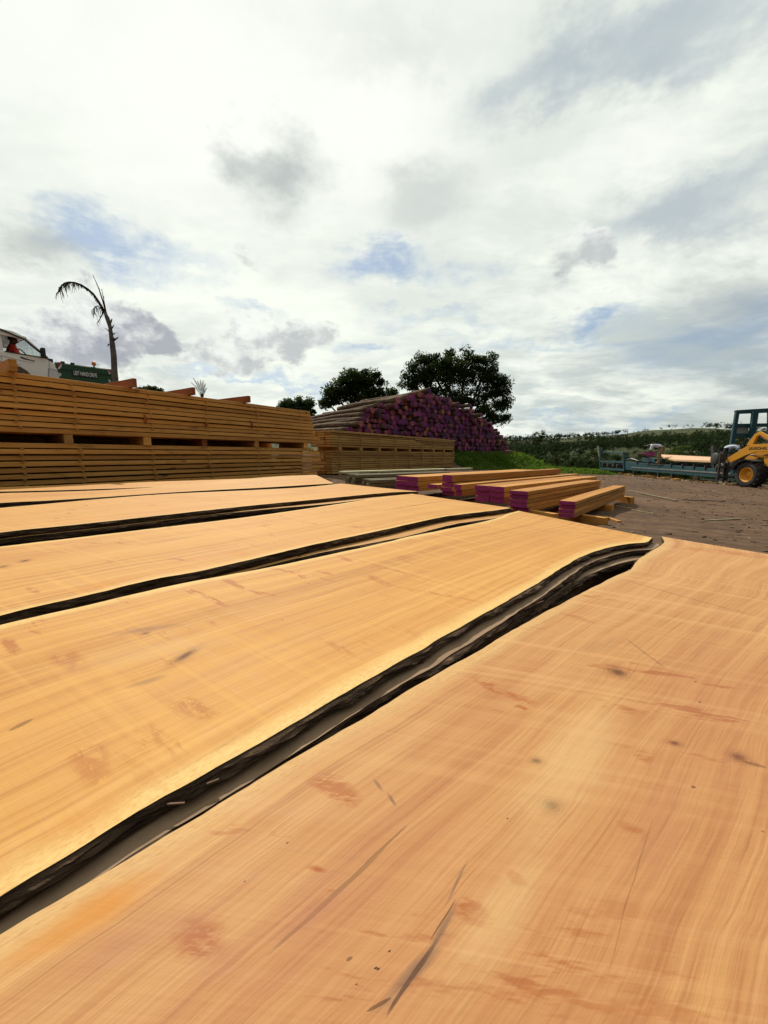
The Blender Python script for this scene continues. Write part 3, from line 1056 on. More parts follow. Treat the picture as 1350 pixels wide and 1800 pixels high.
def warp_e(t, k):
    return 0.085 * smooth(0.45, 0.95, t) * k + 0.012 * smooth(0.3, 0.7, t)
slab_e = Slab(
    near=[(-250, 900), (0, 884), (100, 879), (190, 873.5), (300, 867), (420, 861), (500, 856.5), (587, 851)],
    far=[(-250, 874), (0, 867), (160, 863), (322, 857.5), (420, 852), (500, 848), (556, 846)],
    z=SLAB_TOP, th=0.03, tail=0.4, seed=5, warp=warp_e)
slab_f = Slab(
    near=[(-250, 868), (0, 864), (160, 860), (322, 854), (420, 849)],
    far=[(-250, 860), (0, 856), (160, 850.5), (322, 845), (440, 841)],
    z=SLAB_TOP, th=0.03, tail=0.4, seed=6)

MK_A = [
    # kind, end points on the photographed face, half width (m), strength
    ('knot', 1078, 1178, 1094, 1186, 0.016, 0.8), ('knot', 1182, 1305, 1188, 1308, 0.006, 0.9),
    ('knot', 936, 1338, 950, 1346, 0.006, 0.8), ('knot', 962, 1402, 978, 1420, 0.009, 0.75),
    ('knot', 1290, 1322, 1302, 1336, 0.010, 0.8), ('crack', 1298, 1334, 1350, 1350, 0.004, 0.6),
    ('grey', 662, 1794, 790, 1628, 0.0090, 0.85), ('crack', 676, 1782, 778, 1642, 0.0026, 0.8), ('grey', 745, 1678, 808, 1574, 0.0040, 0.8), ('crack', 752, 1668, 804, 1580, 0.0010, 0.7),
    ('grey', 778, 1610, 824, 1512, 0.0018, 0.8), ('crack', 640, 1798, 690, 1742, 0.002, 0.7),
    ('stain', 830, 1190, 948, 1244, 0.013, 0.75), ('stain', 905, 1243, 925, 1252, 0.010, 0.8),
    ('stain', 800, 1590, 860, 1626, 0.010, 0.8), ('stain', 548, 1354, 625, 1420, 0.014, 0.7),
    ('grey', 652, 1374, 674, 1390, 0.0026, 0.8), ('grey', 678, 1399, 700, 1416, 0.0024, 0.9),
    ('stain', 330, 1620, 372, 1690, 0.014, 0.75), ('rose', 300, 1580, 420, 1760, 0.020, 0.30),
    ('stain', 540, 1530, 572, 1544, 0.004, 0.85), ('stain', 565, 1562, 590, 1572, 0.005, 0.7),
    ('stain', 1020, 1046, 1100, 1058, 0.016, 0.65), ('stain', 985, 1075, 1048, 1096, 0.012, 0.45),
    ('stain', 890, 1536, 925, 1575, 0.006, 0.6), ('stain', 1085, 1440, 1140, 1470, 0.010, 0.6),
    ('stain', 1120, 1320, 1135, 1336, 0.012, 0.7),
    ('gold', -20, 1730, 300, 1520, 0.030, 0.75), ('rose', 40, 1790, 330, 1590, 0.030, 0.45),
    ('crack', 480, 1660, 720, 1440, 0.0035, 0.45), ('rose', 460, 1670, 620, 1560, 0.016, 0.5),
    ('pale', 900, 1500, 1080, 1220, 0.055, 0.55), ('pale', 760, 1790, 960, 1470, 0.030, 0.45),
    ('rose', 1180, 1800, 1300, 1080, 0.16, 0.30), ('rose', 1100, 1640, 1180, 1330, 0.05, 0.30), ('crack', 1060, 1720, 1150, 1420, 0.0008, 0.30), ('crack', 1100, 1120, 1180, 1180, 0.003, 0.3),
    ('crack', 1078, 1014, 1345, 1088, 0.0022, 0.55), ('stain', 1170, 960, 1400, 985, 0.045, 0.45),
    ('spot', 665, 1690, 665, 1690, 0.0013, 1), ('spot', 680, 1686, 680, 1686, 0.0011, 1), ('spot', 664, 1716, 664, 1716, 0.0013, 1),
    ('spot', 630, 1718, 630, 1718, 0.0008, 1), ('spot', 612, 1698, 612, 1698, 0.0024, 0.6), ('spot', 502, 1490, 502, 1490, 0.0013, 0.9),
    ('spot', 437, 1539, 437, 1539, 0.0010, 0.9), ('spot', 892, 1444, 892, 1444, 0.0013, 0.9), ('grey', 1000, 1150, 1100, 1120, 0.035, 0.20),
    ('spot', 1222, 1200, 1222, 1200, 0.0024, 0.8),
]
MK_B = [
    ('knot', 312, 1162, 346, 1140, 0.010, 0.95), ('knot', 246, 1116, 268, 1110, 0.006, 0.6), ('grey', 170, 1120, 330, 1096, 0.018, 0.5),
    ('grey', 215, 1210, 300, 1186, 0.012, 0.5), ('crack', 20, 1284, 62, 1262, 0.006, 0.5),
    ('stain', 590, 975, 622, 990, 0.014, 0.6), ('stain', 640, 1010, 690, 1030, 0.018, 0.5), ('stain', 555, 1002, 588, 1012, 0.012, 0.55),
    ('stain', 300, 1225, 380, 1262, 0.020, 0.5), ('stain', 90, 1140, 140, 1180, 0.022, 0.5), ('stain', 10, 1115, 35, 1150, 0.010, 0.6),
    ('stain', 120, 1310, 190, 1370, 0.020, 0.45), ('stain', 690, 1030, 860, 1062, 0.010, 0.4), ('gold', 60, 1480, 260, 1400, 0.03, 0.35),
    ('stain', 560, 1120, 640, 1160, 0.014, 0.35), ('pale', 60, 1180, 420, 1120, 0.06, 0.25),
]
MK_C = [
    ('knot', 40, 988, 52, 983, 0.014, 0.85), ('knot', 4, 997, 12, 994, 0.016, 0.6), ('stain', 300, 980, 340, 986, 0.016, 0.65),
    ('grey', 230, 960, 360, 940, 0.02, 0.45), ('stain', 50, 1030, 66, 1044, 0.012, 0.6), ('stain', 200, 952, 226, 958, 0.014, 0.55),
    ('stain', 290, 922, 300, 930, 0.012, 0.5), ('crack', 672, 899, 792, 879, 0.006, 0.9), ('gold', 80, 1050, 280, 1005, 0.05, 0.4),
]
MK_D = [('spot', 148, 889, 154, 888, 0.012, 0.9), ('spot', 116, 902, 126, 902, 0.012, 0.9), ('spot', 100, 901, 100, 901, 0.0048, 0.8), ('gold', 20, 925, 260, 898, 0.06, 0.35)]

m_a = slab_mat('slab_wood_rose', PAL_ROSE, slab_a.marks(MK_A), seed=2.3, sap=0.75, red=0.22)
m_b = slab_mat('slab_wood_honey', PAL_GOLD, slab_b.marks(MK_B), seed=11.7, sap=1.0)
m_c = slab_mat('slab_wood_gold', PAL_GOLD, slab_c.marks(MK_C), seed=23.1, sap=0.85)
m_d = slab_mat('slab_wood_straw', PAL_GOLD, slab_d.marks(MK_D), seed=31.9, sap=0.8)
m_e = slab_mat('slab_wood_far', PAL_GOLD, (), seed=47.2, sap=0.6)
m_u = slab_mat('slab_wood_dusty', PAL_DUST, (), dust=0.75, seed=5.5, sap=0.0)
m_p = slab_mat('slab_wood_pale', PAL_GOLD, (), dust=0.25, seed=15.5, sap=0.2)

GRP = 'live edge slabs laid out in the yard'
slab_a.build('wood_slab', 'rosy live edge slab nearest of all, with dark crack and pin holes in its near end', m_a, GRP)
slab_b.build('wood_slab', 'honey coloured live edge slab beside the rosy one, with a dark eye-shaped knot', m_b, GRP)
slab_c.build('wood_slab', 'golden live edge slab between the honey coloured slab and the one near the stack, thin crack at its far end', m_c, GRP)
slab_d.build('wood_slab', 'straw coloured live edge slab with three dark specks, third gap from the rosy one', m_d, GRP)
slab_e.build('wood_slab', 'thin-looking bright slab with its far end warped upwards, just behind the one with dark specks', m_e, GRP)
slab_f.build('wood_slab', 'shaded slab strip lying right against the foot of the tall timber stack', m_e, GRP)
UG = 'lower slabs of the slab piles'
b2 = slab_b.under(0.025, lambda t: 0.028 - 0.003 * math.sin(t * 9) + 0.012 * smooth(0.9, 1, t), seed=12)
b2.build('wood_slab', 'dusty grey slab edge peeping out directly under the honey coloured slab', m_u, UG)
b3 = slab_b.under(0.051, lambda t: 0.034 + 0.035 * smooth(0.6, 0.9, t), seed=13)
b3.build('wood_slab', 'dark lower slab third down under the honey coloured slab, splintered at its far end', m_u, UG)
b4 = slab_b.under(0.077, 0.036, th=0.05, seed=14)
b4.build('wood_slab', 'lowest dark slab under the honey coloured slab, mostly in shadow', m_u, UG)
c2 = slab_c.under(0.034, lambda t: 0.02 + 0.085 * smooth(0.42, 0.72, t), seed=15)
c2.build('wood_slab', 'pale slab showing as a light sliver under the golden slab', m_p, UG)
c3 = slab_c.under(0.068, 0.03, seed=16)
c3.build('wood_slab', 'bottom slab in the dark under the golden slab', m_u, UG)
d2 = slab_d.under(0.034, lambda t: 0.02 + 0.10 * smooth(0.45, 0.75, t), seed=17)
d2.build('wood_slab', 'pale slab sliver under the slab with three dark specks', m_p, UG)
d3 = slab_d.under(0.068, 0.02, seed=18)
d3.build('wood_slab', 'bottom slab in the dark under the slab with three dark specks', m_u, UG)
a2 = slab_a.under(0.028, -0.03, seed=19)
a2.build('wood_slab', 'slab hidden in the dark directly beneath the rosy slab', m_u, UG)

# square bearers under the piles
def bearer(slabs, t, zt, name, label, w=0.11, poke=0.0, group=None, mat='pine_grey'):
    i = int(t * slabs.N)
    a, b = slabs.near[i], slabs.far[i]
    d = (a - b).normalized()
    a, b = a + d * poke, b - d * poke
    g = min(ground(a.x, a.y), ground(b.x, b.y)) - 0.02
    mb = MB().bar((a.x, a.y, (g + zt) / 2), (b.x, b.y, (g + zt) / 2), w, zt - g)
    L = (b - a).length
    o = mb.build_at(name, M[mat], (a + b) / 2, bevel=0.004)
    return tag(o, label, 'bearer', group)
GB = 'bearers under the slab piles'
def lowz(s): return s.z - s.th
bearer(b4, 0.30, lowz(b4) - 0.004, 'bearer', 'bearer under the near part of the honey coloured slab pile', group=GB)
bearer(b4, 0.70, lowz(b4) - 0.004, 'bearer', 'pale bearer end in the black gap beside the honey coloured slab', poke=0.16, group=GB, w=0.07)
bearer(b4, 0.93, lowz(b4) - 0.004, 'bearer', 'bearer under the far end of the honey coloured slab pile', group=GB)
bearer(a2, 0.40, lowz(a2) - 0.004, 'bearer', 'bearer in the dark under the near half of the rosy slab', group=GB)
bearer(a2, 0.88, lowz(a2) - 0.004, 'bearer', 'bearer in the dark under the far end of the rosy slab', group=GB)
for sl_, nm in ((c3, 'golden slab pile'), (d3, 'dark-specked slab pile')):
    bearer(sl_, 0.30, lowz(sl_) - 0.004, 'bearer', f'bearer in the dark under the near part of the {nm}', group=GB)
    bearer(sl_, 0.92, lowz(sl_) - 0.004, 'bearer', f'bearer in the dark under the far end of the {nm}', group=GB)
for t in (0.25, 0.85):
    bearer(slab_e, t, lowz(slab_e) - 0.004, 'bearer', f'bearer under the {"left part" if t < 0.5 else "warped end"} of the bright warped slab', group=GB)
    bearer(slab_f, t, lowz(slab_f) - 0.004, 'bearer', f'bearer under the {"left part" if t < 0.5 else "right end"} of the shaded slab strip', group=GB)

# ================================================================== sawn timber: one board = one thing
ORD = ['topmost', 'second', 'third', 'fourth', 'fifth', 'sixth', 'seventh', 'eighth', 'ninth', 'tenth', 'eleventh', 'twelfth']


def board_mesh(name, L, W, T, seed=0, rag=0.0, bevel=0.004):
    """board along +X from 0, W along +Y, T up, slightly bowed, edges worn"""
    rnd = random.Random(seed)
    n = max(4, int(L / 0.35))
    bow = rnd.uniform(-0.004, 0.004)
    tw = rnd.uniform(-0.006, 0.006)
    vs, fs = [], []
    c = bevel
    prof = [(0, c), (c, 0), (W - c, 0), (W, c), (W, T - c), (W - c, T), (c, T), (0, T - c)]
    for i in range(n + 1):
        t = i / n
        x = L * t
        dz = bow * math.sin(math.pi * t) + rnd.uniform(-0.0012, 0.0012)
        dy = tw * math.sin(math.pi * t) + rnd.uniform(-0.0025, 0.0025)
        for (y, z) in prof: vs.append((x, y + dy, z + dz))
    m = len(prof)
    for i in range(n):
        for k in range(m):
            k2 = (k + 1) % m
            fs.append((i * m + k, (i + 1) * m + k, (i + 1) * m + k2, i * m + k2))
    fs.append(tuple(range(m)))
    fs.append(tuple(n * m + k for k in range(m))[::-1])
    me = bpy.data.meshes.new(name)
    me.from_pydata(vs, [], fs)
    bm = bmesh.new(); bm.from_mesh(me)
    bmesh.ops.recalc_face_normals(bm, faces=bm.faces)
    bm.to_mesh(me); bm.free()
    return me


def put_board(me, name, mat, loc, rz, label, cat='board', group=None):
    if not me.materials: me.materials.append(mat)
    o = bpy.data.objects.new(name, me)
    COL.objects.link(o)
    o.location = loc
    o.rotation_euler = (0, 0, rz)
    return tag(o, label, cat, group)


RZ1 = R(90) - ST_AZ
def st(s, d=0.0, z=0.0): return ST_P + ST_D * s + ST_N * d + Vector((0, 0, z))
def s_at(px):
    """distance along the stack front where a sight column meets it"""
    q = on_plane(px, 800, ST_P, ST_AZ)
    return (Vector((q.x, q.y, 0)) - ST_P).dot(ST_D)


rnd = random.Random(5)
# ---------------------------------------------------------------- near stack: two packs of ten and seven layers
Z_LOW, PITCH_B, TB = 0.400, 0.0845, 0.066
lengths_up = [6.10, 6.12, 6.16, 6.18, 6.24, 6.20, 6.28, 6.26, 6.42, 6.62]
lengths_lo = [6.20, 6.42, 6.60, 6.46, 6.64, 6.58, 6.40]
packs = [('upper', 10, 1.150, 0.0835, lengths_up), ('lower', 8, Z_LOW - 0.0885, 0.0885, lengths_lo + [6.3])]
S_START = -1.7
GN = 'boards in the front row of the near timber stack'
GH = 'boards behind the front row of the near timber stack'
hid = [board_mesh('pine_board', 7.6, 0.30, TB, 90 + k) for k in range(3)]
for pk, n, z0, pit, lens in packs:
    for k in range(n):           # k = 0 topmost
        zi = z0 + (n - 1 - k) * pit + (pit - TB)
        L = lens[k] - S_START
        me = board_mesh('pine_board', L, 0.30, TB + rnd.uniform(-0.003, 0.004), 100 + k + n * 7)
        o = put_board(me, 'pine_board', M['pine'], st(S_START, rnd.uniform(-0.012, 0.012), zi), RZ1 + rnd.uniform(-0.0008, 0.0008),
                      f'{ORD[k] if k < n - 1 else "bottom"} front board of the {pk} pack of the near timber stack', 'board', GN)
        for c in range(1, 4):
            me2 = hid[(k + c) % 3]
            o = put_board(me2, 'pine_board', M['pine'], st(S_START, c * 0.312, zi), RZ1, 'rough pine board behind the front row of the near timber stack', 'board', GH)
for k in range(19):
    me2 = hid[k % 3]
    o = put_board(me2, 'pine_board', M['pine'], st(S_START + 0.2, 1.30 + rnd.uniform(-.02, .02), Z_LOW - 0.08 + k * 0.0835), RZ1, 'rough pine board of the pack standing close behind the near timber stack', 'board', 'boards of the pack behind the near stack')
    o.scale = (0.97, 1.6, 1.17)
# stickers between the layers
cols = [s_at(x) for x in (38, 140, 268, 368, 455, 530)]
stm = MB().box((0.46, 0.0, 0), (0.92, 0.035, PITCH_B - TB - 0.001)).mesh('sticker')
for pk, n, z0, pit, lens in packs:
    for k in range(1, n):
        for s in cols:
            h = pit - TB
            o = bpy.data.objects.new('sticker', stm)
            if not stm.materials: stm.materials.append(M['pine_grey'])
            COL.objects.link(o)
            o.location = st(s + rnd.uniform(-0.03, 0.03), -0.028 + rnd.uniform(-0.012, 0.01), z0 + k * pit + h / 2 - 0.0005)
            o.rotation_euler = (0, 0, RZ1 + R(90) + rnd.uniform(-0.03, 0.03))
            tag(o, 'thin sticker strip between two layers of the near timber stack', 'sticker', 'stickers in the near timber stack')
# bearers in the gap between the packs, and below
zg0, zg1 = Z_LOW + 7 * 0.0885, 1.150 + (0.0835 - TB)
for i, (px, w, mat, nm) in enumerate(((-60, 0.1, 'pine', 'first'), (124, 0.115, 'pine_grey', 'dull square'), (261, 0.13, 'pine', 'wide bright'), (362, 0.11, 'red_beam', 'dark reddish'), (452, 0.12, 'pine', 'bright'), (538, 0.15, 'pine', 'last bright'))):
    s = s_at(px)
    mb = MB().box((0.47, 0, 0), (0.94, w, zg1 - zg0 - 0.002))
    where = {0: 'far left, out past the van', 1: 'below the van', 2: 'right of the dull square one', 3: 'fourth in the row', 4: 'right of the dark reddish one', 5: 'nearest the right end of the stack'}[i]
    o = mb.build('bearer', M[mat], None, st(s, rnd.uniform(-0.01, 0.02), (zg0 + zg1) / 2), 0.004, RZ1 + R(90) + rnd.uniform(-0.04, 0.04))
    tag(o, f'{nm} bearer between the two near packs, {where}', 'bearer', 'bearers between the packs of the near stack')
for i, s in enumerate((-1.0, 1.3, 3.6, 5.9)):
    g = min(ground(*st(s, d).xy) for d in (0.05, 0.9)) - 0.03
    mb = MB().box((0.45, 0, 0), (0.94, 0.14, Z_LOW - 0.0885 + 0.0175 - g - 0.004))
    o = mb.build('bearer', M['pine_grey'], None, st(s, 0.02, (Z_LOW - 0.0885 + 0.0165 + g) / 2), 0.004, RZ1 + R(90))
    tag(o, 'bearer carrying the near timber stack, in its shadow on the ground', 'bearer', 'bearers under the near timber stack')
# loose beams lying across the top
ztop = 1.150 + 10 * 0.0835 + 0.001
for px, Lb, w, h, off, mat, lab in ((47, 1.5, 0.085, 0.155, -0.10, 'plank', 'short light beam lying end-on across the stack top, in front of the van'),
                               (244, 1.6, 0.06, 0.135, -0.16, 'red_beam', 'reddish beam across the stack top, nearest the dead palm'),
                               (343, 1.7, 0.06, 0.135, -0.16, 'red_beam', 'reddish beam across the stack top, beside the palm sprout'),
                               (437, 1.7, 0.07, 0.135, -0.16, 'red_beam', 'reddish beam across the stack top, nearest the right end')):
    s = s_at(px)
    me = board_mesh('timber_beam', Lb, w, h, int(px))
    put_board(me, 'timber_beam', M[mat], st(s, off, ztop), RZ1 + R(90) + (0.02 if px > 100 else 0.0), lab, 'beam', 'beams lying on the near stack')
# torn ends and bark hanging off the front boards
for (px, py, a, b, lab) in ((255, 736, 0.05, 0.16, 'pale splinter hanging on the front of the upper pack, left of the other two'),
                            (362, 742, 0.06, 0.20, 'long torn splinter on the front of the upper pack, above the dark reddish bearer'),
                            (442, 746, 0.06, 0.15, 'torn splinter on the front of the upper pack nearest its right end')):
    q = on_plane(px, py, ST_P - ST_N * 0.02, ST_AZ)
    mb = MB()
    u = ST_D
    mb.prism([q + u * -a * 0.5 + Vector((0, 0, b * .5)), q + u * a * 0.3 + Vector((0, 0, b * .4)), q + u * a * 0.7 + Vector((0, 0, -b * .2)), q + u * a * 0.4 + Vector((0, 0, -b * .55)), q + u * -a * 0.1 + Vector((0, 0, -b * .3))], ST_N * 0.021)
    o = mb.build_at('wood_splinter', M['red_beam'], q)
    tag(o, lab, 'splinter', 'splinters on the near stack')

# ---------------------------------------------------------------- far stack, thinner boards, two lengths end to end
S2A, S2B = 6.95, s_at(800)
PB, T2 = 0.068, 0.054
mids = 11.5
boards2 = [board_mesh('pine_board', 4.5, 0.26, T2, 300 + k) for k in range(5)]
for pk, n, z0 in (('upper', 7, 1.075), ('lower', 10, 0.30)):
    for k in range(n):
        zi = z0 + (n - 1 - k) * PB + (PB - T2)
        for c in range(3):
            for half in (0, 1):
                if half == 0: mids = 11.5 + rnd.uniform(-1.1, 1.3)
                L0 = S2A if half == 0 else mids
                me = boards2[(k * 3 + c + half) % 5]
                sx = ((mids - S2A) if half == 0 else (S2B - mids)) / 4.5
                o = put_board(me, 'pine_board', M['pine_grey'], st(L0 + rnd.uniform(0.0, 0.015), 0.02 + c * 0.275 + rnd.uniform(-0.02, 0.02), zi), RZ1 + rnd.uniform(-0.002, 0.002),
                              '', 'board', 'boards in the front row of the far timber stack')
                o.scale = (sx * rnd.uniform(0.988, 0.998) if half == 0 else sx * rnd.uniform(0.95, 1.02), 1, 1)
                if c == 0:
                    o['label'] = f'{ORD[k] if k < n - 1 else "bottom"} front board, {pk} pack of far timber stack, {"near half" if half == 0 else "half by the green bank"}'
                else:
                    o['label'] = 'thin pine board behind the front row of the far timber stack'
                    o['group'] = 'boards behind the front row of the far timber stack'
cols2 = [7.3 + i * 1.03 for i in range(9)]
stm2 = MB().box((0.42, 0, 0), (0.86, 0.045, PB - T2 - 0.001)).mesh('sticker')
stm2.materials.append(M['pine_grey'])
for pk, n, z0 in (('upper', 7, 1.075), ('lower', 10, 0.30)):
    for k in range(1, n):
        for s in cols2:
            o = bpy.data.objects.new('sticker', stm2)
            COL.objects.link(o)
            o.location = st(s + rnd.uniform(-0.03, 0.03), -0.02 + rnd.uniform(-0.02, 0.01), z0 + k * PB + (PB - T2) / 2 - 0.0005)
            o.rotation_euler = (0, 0, RZ1 + R(90))
            tag(o, 'thin sticker strip between two layers of the far timber stack', 'sticker', 'stickers in the far timber stack')
for i, s in enumerate(cols2):
    h0, h1 = 0.30 + 10 * PB, 1.075 + PB - T2
    mb = MB().box((0.42, 0, 0), (0.86, 0.11, h1 - h0 - 0.002))
    o = mb.build('bearer', M['pine_grey'], None, st(s, 0.0, (h0 + h1) / 2), 0.004, RZ1 + R(90))
    tag(o, 'short bearer in the dark gap between the packs of the far timber stack', 'bearer', 'bearers between the packs of the far stack')
    if i % 2 == 0:
        g = min(ground(*st(s, d).xy) for d in (0.05, 0.8)) - 0.03
        mb = MB().box((0.42, 0, 0), (0.86, 0.12, 0.312 - g))
        o = mb.build('bearer', M['pine_grey'], None, st(s, 0.02, (0.312 + g) / 2), 0.004, RZ1 + R(90))
        tag(o, 'bearer on the ground carrying the far timber stack', 'bearer', 'bearers under the far timber stack')

# ---------------------------------------------------------------- board bundles with purple painted ends
def bundle(px, y, zb, az, w, cols, t, n, L, who, mat='plank', gap=0.012, jitter=0.03, group='purple ended boards laid out on bearers'):
    """near left corner stands at the sight column px, y metres out; boards run away along az"""
    d = hd(az)
    side = Vector((d.y, -d.x, 0))            # to the right of the heading
    p0 = at_y(px, 800, y)
    p0 = Vector((p0.x, p0.y, 0))
    rz = R(90) - az
    r = random.Random(int(px * 7))
    for k in range(n):
        for c in range(cols):
            Li = L + r.uniform(-0.05, 0.05)
            me = board_mesh('plank', Li, w, t, int(px) + k * 5 + c, bevel=0.003)
            pos = p0 + side * (c * (w + gap) + w + r.uniform(-0.006, 0.006)) + d * r.uniform(-jitter, jitter)
            z = zb + (n - 1 - k) * (t + 0.006)
            colw = '' if cols == 1 else (' in the left column' if c == 0 else ' in the right column')
            pos_w = 'only' if n == 1 else (ORD[k] if k < n - 1 else 'bottom')
            o = put_board(me, 'plank', M[mat], pos + Vector((0, 0, z)), rz, f'{pos_w} board{colw} of {who}', 'plank', group)
            e = MB().box((-0.0018, w / 2, t / 2), (0.003, w - 0.004, t - 0.004)).build('painted_end', M['purple_paint'], o)

bundle(695, 7.0, 0.235, R(46), 0.275, 2, 0.078, 3, 4.6, 'the purple ended bundle nearest the far stack')
bundle(777, 6.35, 0.20, R(46.5), 0.24, 1, 0.063, 3, 4.3, 'the purple ended pile topped by a thick beam')
bundle(778, 6.37, 0.20 + 3 * 0.069 + 0.006, R(46.3), 0.20, 1, 0.115, 1, 4.25, 'purple ended thick beam lying on top of a three-board pile')
bundle(754, 6.45, 0.30, R(46), 0.2, 1, 0.07, 1, 4.0, 'purple end between the two-column bundle and the pile with the thick beam')
bundle(802, 5.95, 0.225, R(46), 0.125, 1, 0.088, 2, 4.9, 'the narrow purple ended pair right of the thick beam')
bundle(838, 5.6, 0.185, R(46), 0.225, 2, 0.074, 3, 3.7, 'the two-column purple ended bundle beside the five-board one')
bundle(900, 5.0, 0.135, R(44.5), 0.25, 1, 0.0475, 5, 3.0, 'the five-board purple ended bundle')
bundle(988, 4.75, 0.095, R(41), 0.19, 1, 0.0445, 4, 3.25, 'the four-board purple ended bundle standing apart on the right')

def ground_bearer(pa, pb, z, w, lab, h=None, poke=0.0, mat='plank'):
    a, b = on_z(pa[0], pa[1], z), on_z(pb[0], pb[1], z)
    g = min(ground(a.x, a.y), ground(b.x, b.y)) - 0.015
    mb = MB().bar((a.x, a.y, (z + g) / 2), (b.x, b.y, (z + g) / 2), w, z - g)
    o = mb.build_at('bearer', M[mat], ((a + b) / 2), bevel=0.003)
    return tag(o, lab, 'bearer', 'bearers under the purple ended boards')
ground_bearer((905, 892), (978, 903), 0.150, 0.09, 'bearer joining the five-board bundle and the one standing apart')
ground_bearer((985, 899), (1066, 910), 0.090, 0.09, 'bearer sticking out to the right under the near end of the four-board bundle')
ground_bearer((1030, 884), (1078, 888), 0.090, 0.09, 'bearer under the middle of the four-board bundle')
ground_bearer((1072, 869), (1112, 874), 0.090, 0.09, 'bearer under the far end of the four-board bundle')
ground_bearer((958, 862), (1012, 868), 0.150, 0.09, 'bearer in shade under the middle of the five-board bundle')
ground_bearer((700, 866), (900, 895), 0.165, 0.10, 'long dark bearer under the near ends of the left hand purple bundles', mat='red_beam')
ground_bearer((850, 842), (985, 858), 0.165, 0.10, 'long bearer in the shade under the far ends of the left hand purple bundles', mat='red_beam')
# sticks and offcuts on the dirt
def stick(pa, pb, w, h, lab, mat='plank'):
    z = 0.1
    a, b = on_z(*pa, z), on_z(*pb, z)
    for _ in range(6):
        a = on_z(pa[0], pa[1], ground(a.x, a.y) + h / 2)
        b = on_z(pb[0], pb[1], ground(b.x, b.y) + h / 2)
    mb = MB().bar(a, b, w, h)
    tag(mb.build_at('stick', M[mat], (a + b) / 2, bevel=0.003), lab, 'stick', 'loose sticks on the dirt')
stick((1066, 909), (1089, 917), 0.05, 0.02, 'bright offcut just right of the four-board bundle')
stick((1104, 862), (1190, 880), 0.045, 0.025, 'long grey-brown stick on the dirt between bundles and loader', 'old_wood')
stick((1198, 878), (1274, 881), 0.04, 0.02, 'second long stick on the dirt, nearer the loader', 'old_wood')
stick((1080, 889), (1112, 894), 0.03, 0.015, 'short bright strip on the dirt beside the middle bearer')
stick((1110, 896), (1150, 903), 0.025, 0.015, 'thin strip lying below the middle bearer', 'old_wood')
stick((1240, 915), (1300, 912), 0.03, 0.015, 'thin stick in the dirt near the right edge of the picture', 'old_wood')

# ---------------------------------------------------------------- weathered timbers between the slabs and the far stack
def old_board(px, y, z, az, w, t, L, lab, mat='old_wood'):
    d = hd(az)
    p0 = at_y(px, 800, y)
    me = board_mesh('old_timber', L, w, t, int(px))
    put_board(me, 'old_timber', M[mat], (p0.x, p0.y, z), R(90) - az, lab, 'timber', 'weathered timbers beside the far stack')
AZO = R(56)
k = 0
for row, z in enumerate((0.20, 0.275, 0.35)):
    for c, (px, y) in enumerate(((612, 8.9), (622, 8.6), (641, 8.25), (650, 7.95))):
        if row == 2 and c in (2, 3): continue
        k += 1
        old_board(px + row * 2, y - row * 0.05, z, AZO, 0.16, 0.068, 2.6 + 0.1 * ((k * 7) % 4), f'weathered grey timber, {["bottom", "middle", "top"][row]} layer, {["left end", "second from left", "third from left", "right end"][c]} of the low old pile')
old_board(599, 9.1, 0.425, R(54), 0.14, 0.04, 4.6, 'long pale greenish plank on top of the weathered timbers', 'pale_plank')
old_board(604, 9.4, 0.425, R(55), 0.12, 0.04, 3.4, 'second pale plank lying behind the long greenish one', 'pale_plank')
ground_bearer((560, 836), (640, 847), 0.19, 0.12, 'rusty dark beam in front of the weathered timbers', mat='red_beam')
ground_bearer((600, 830), (720, 843), 0.18, 0.12, 'dark beam under the weathered timbers', mat='red_beam')

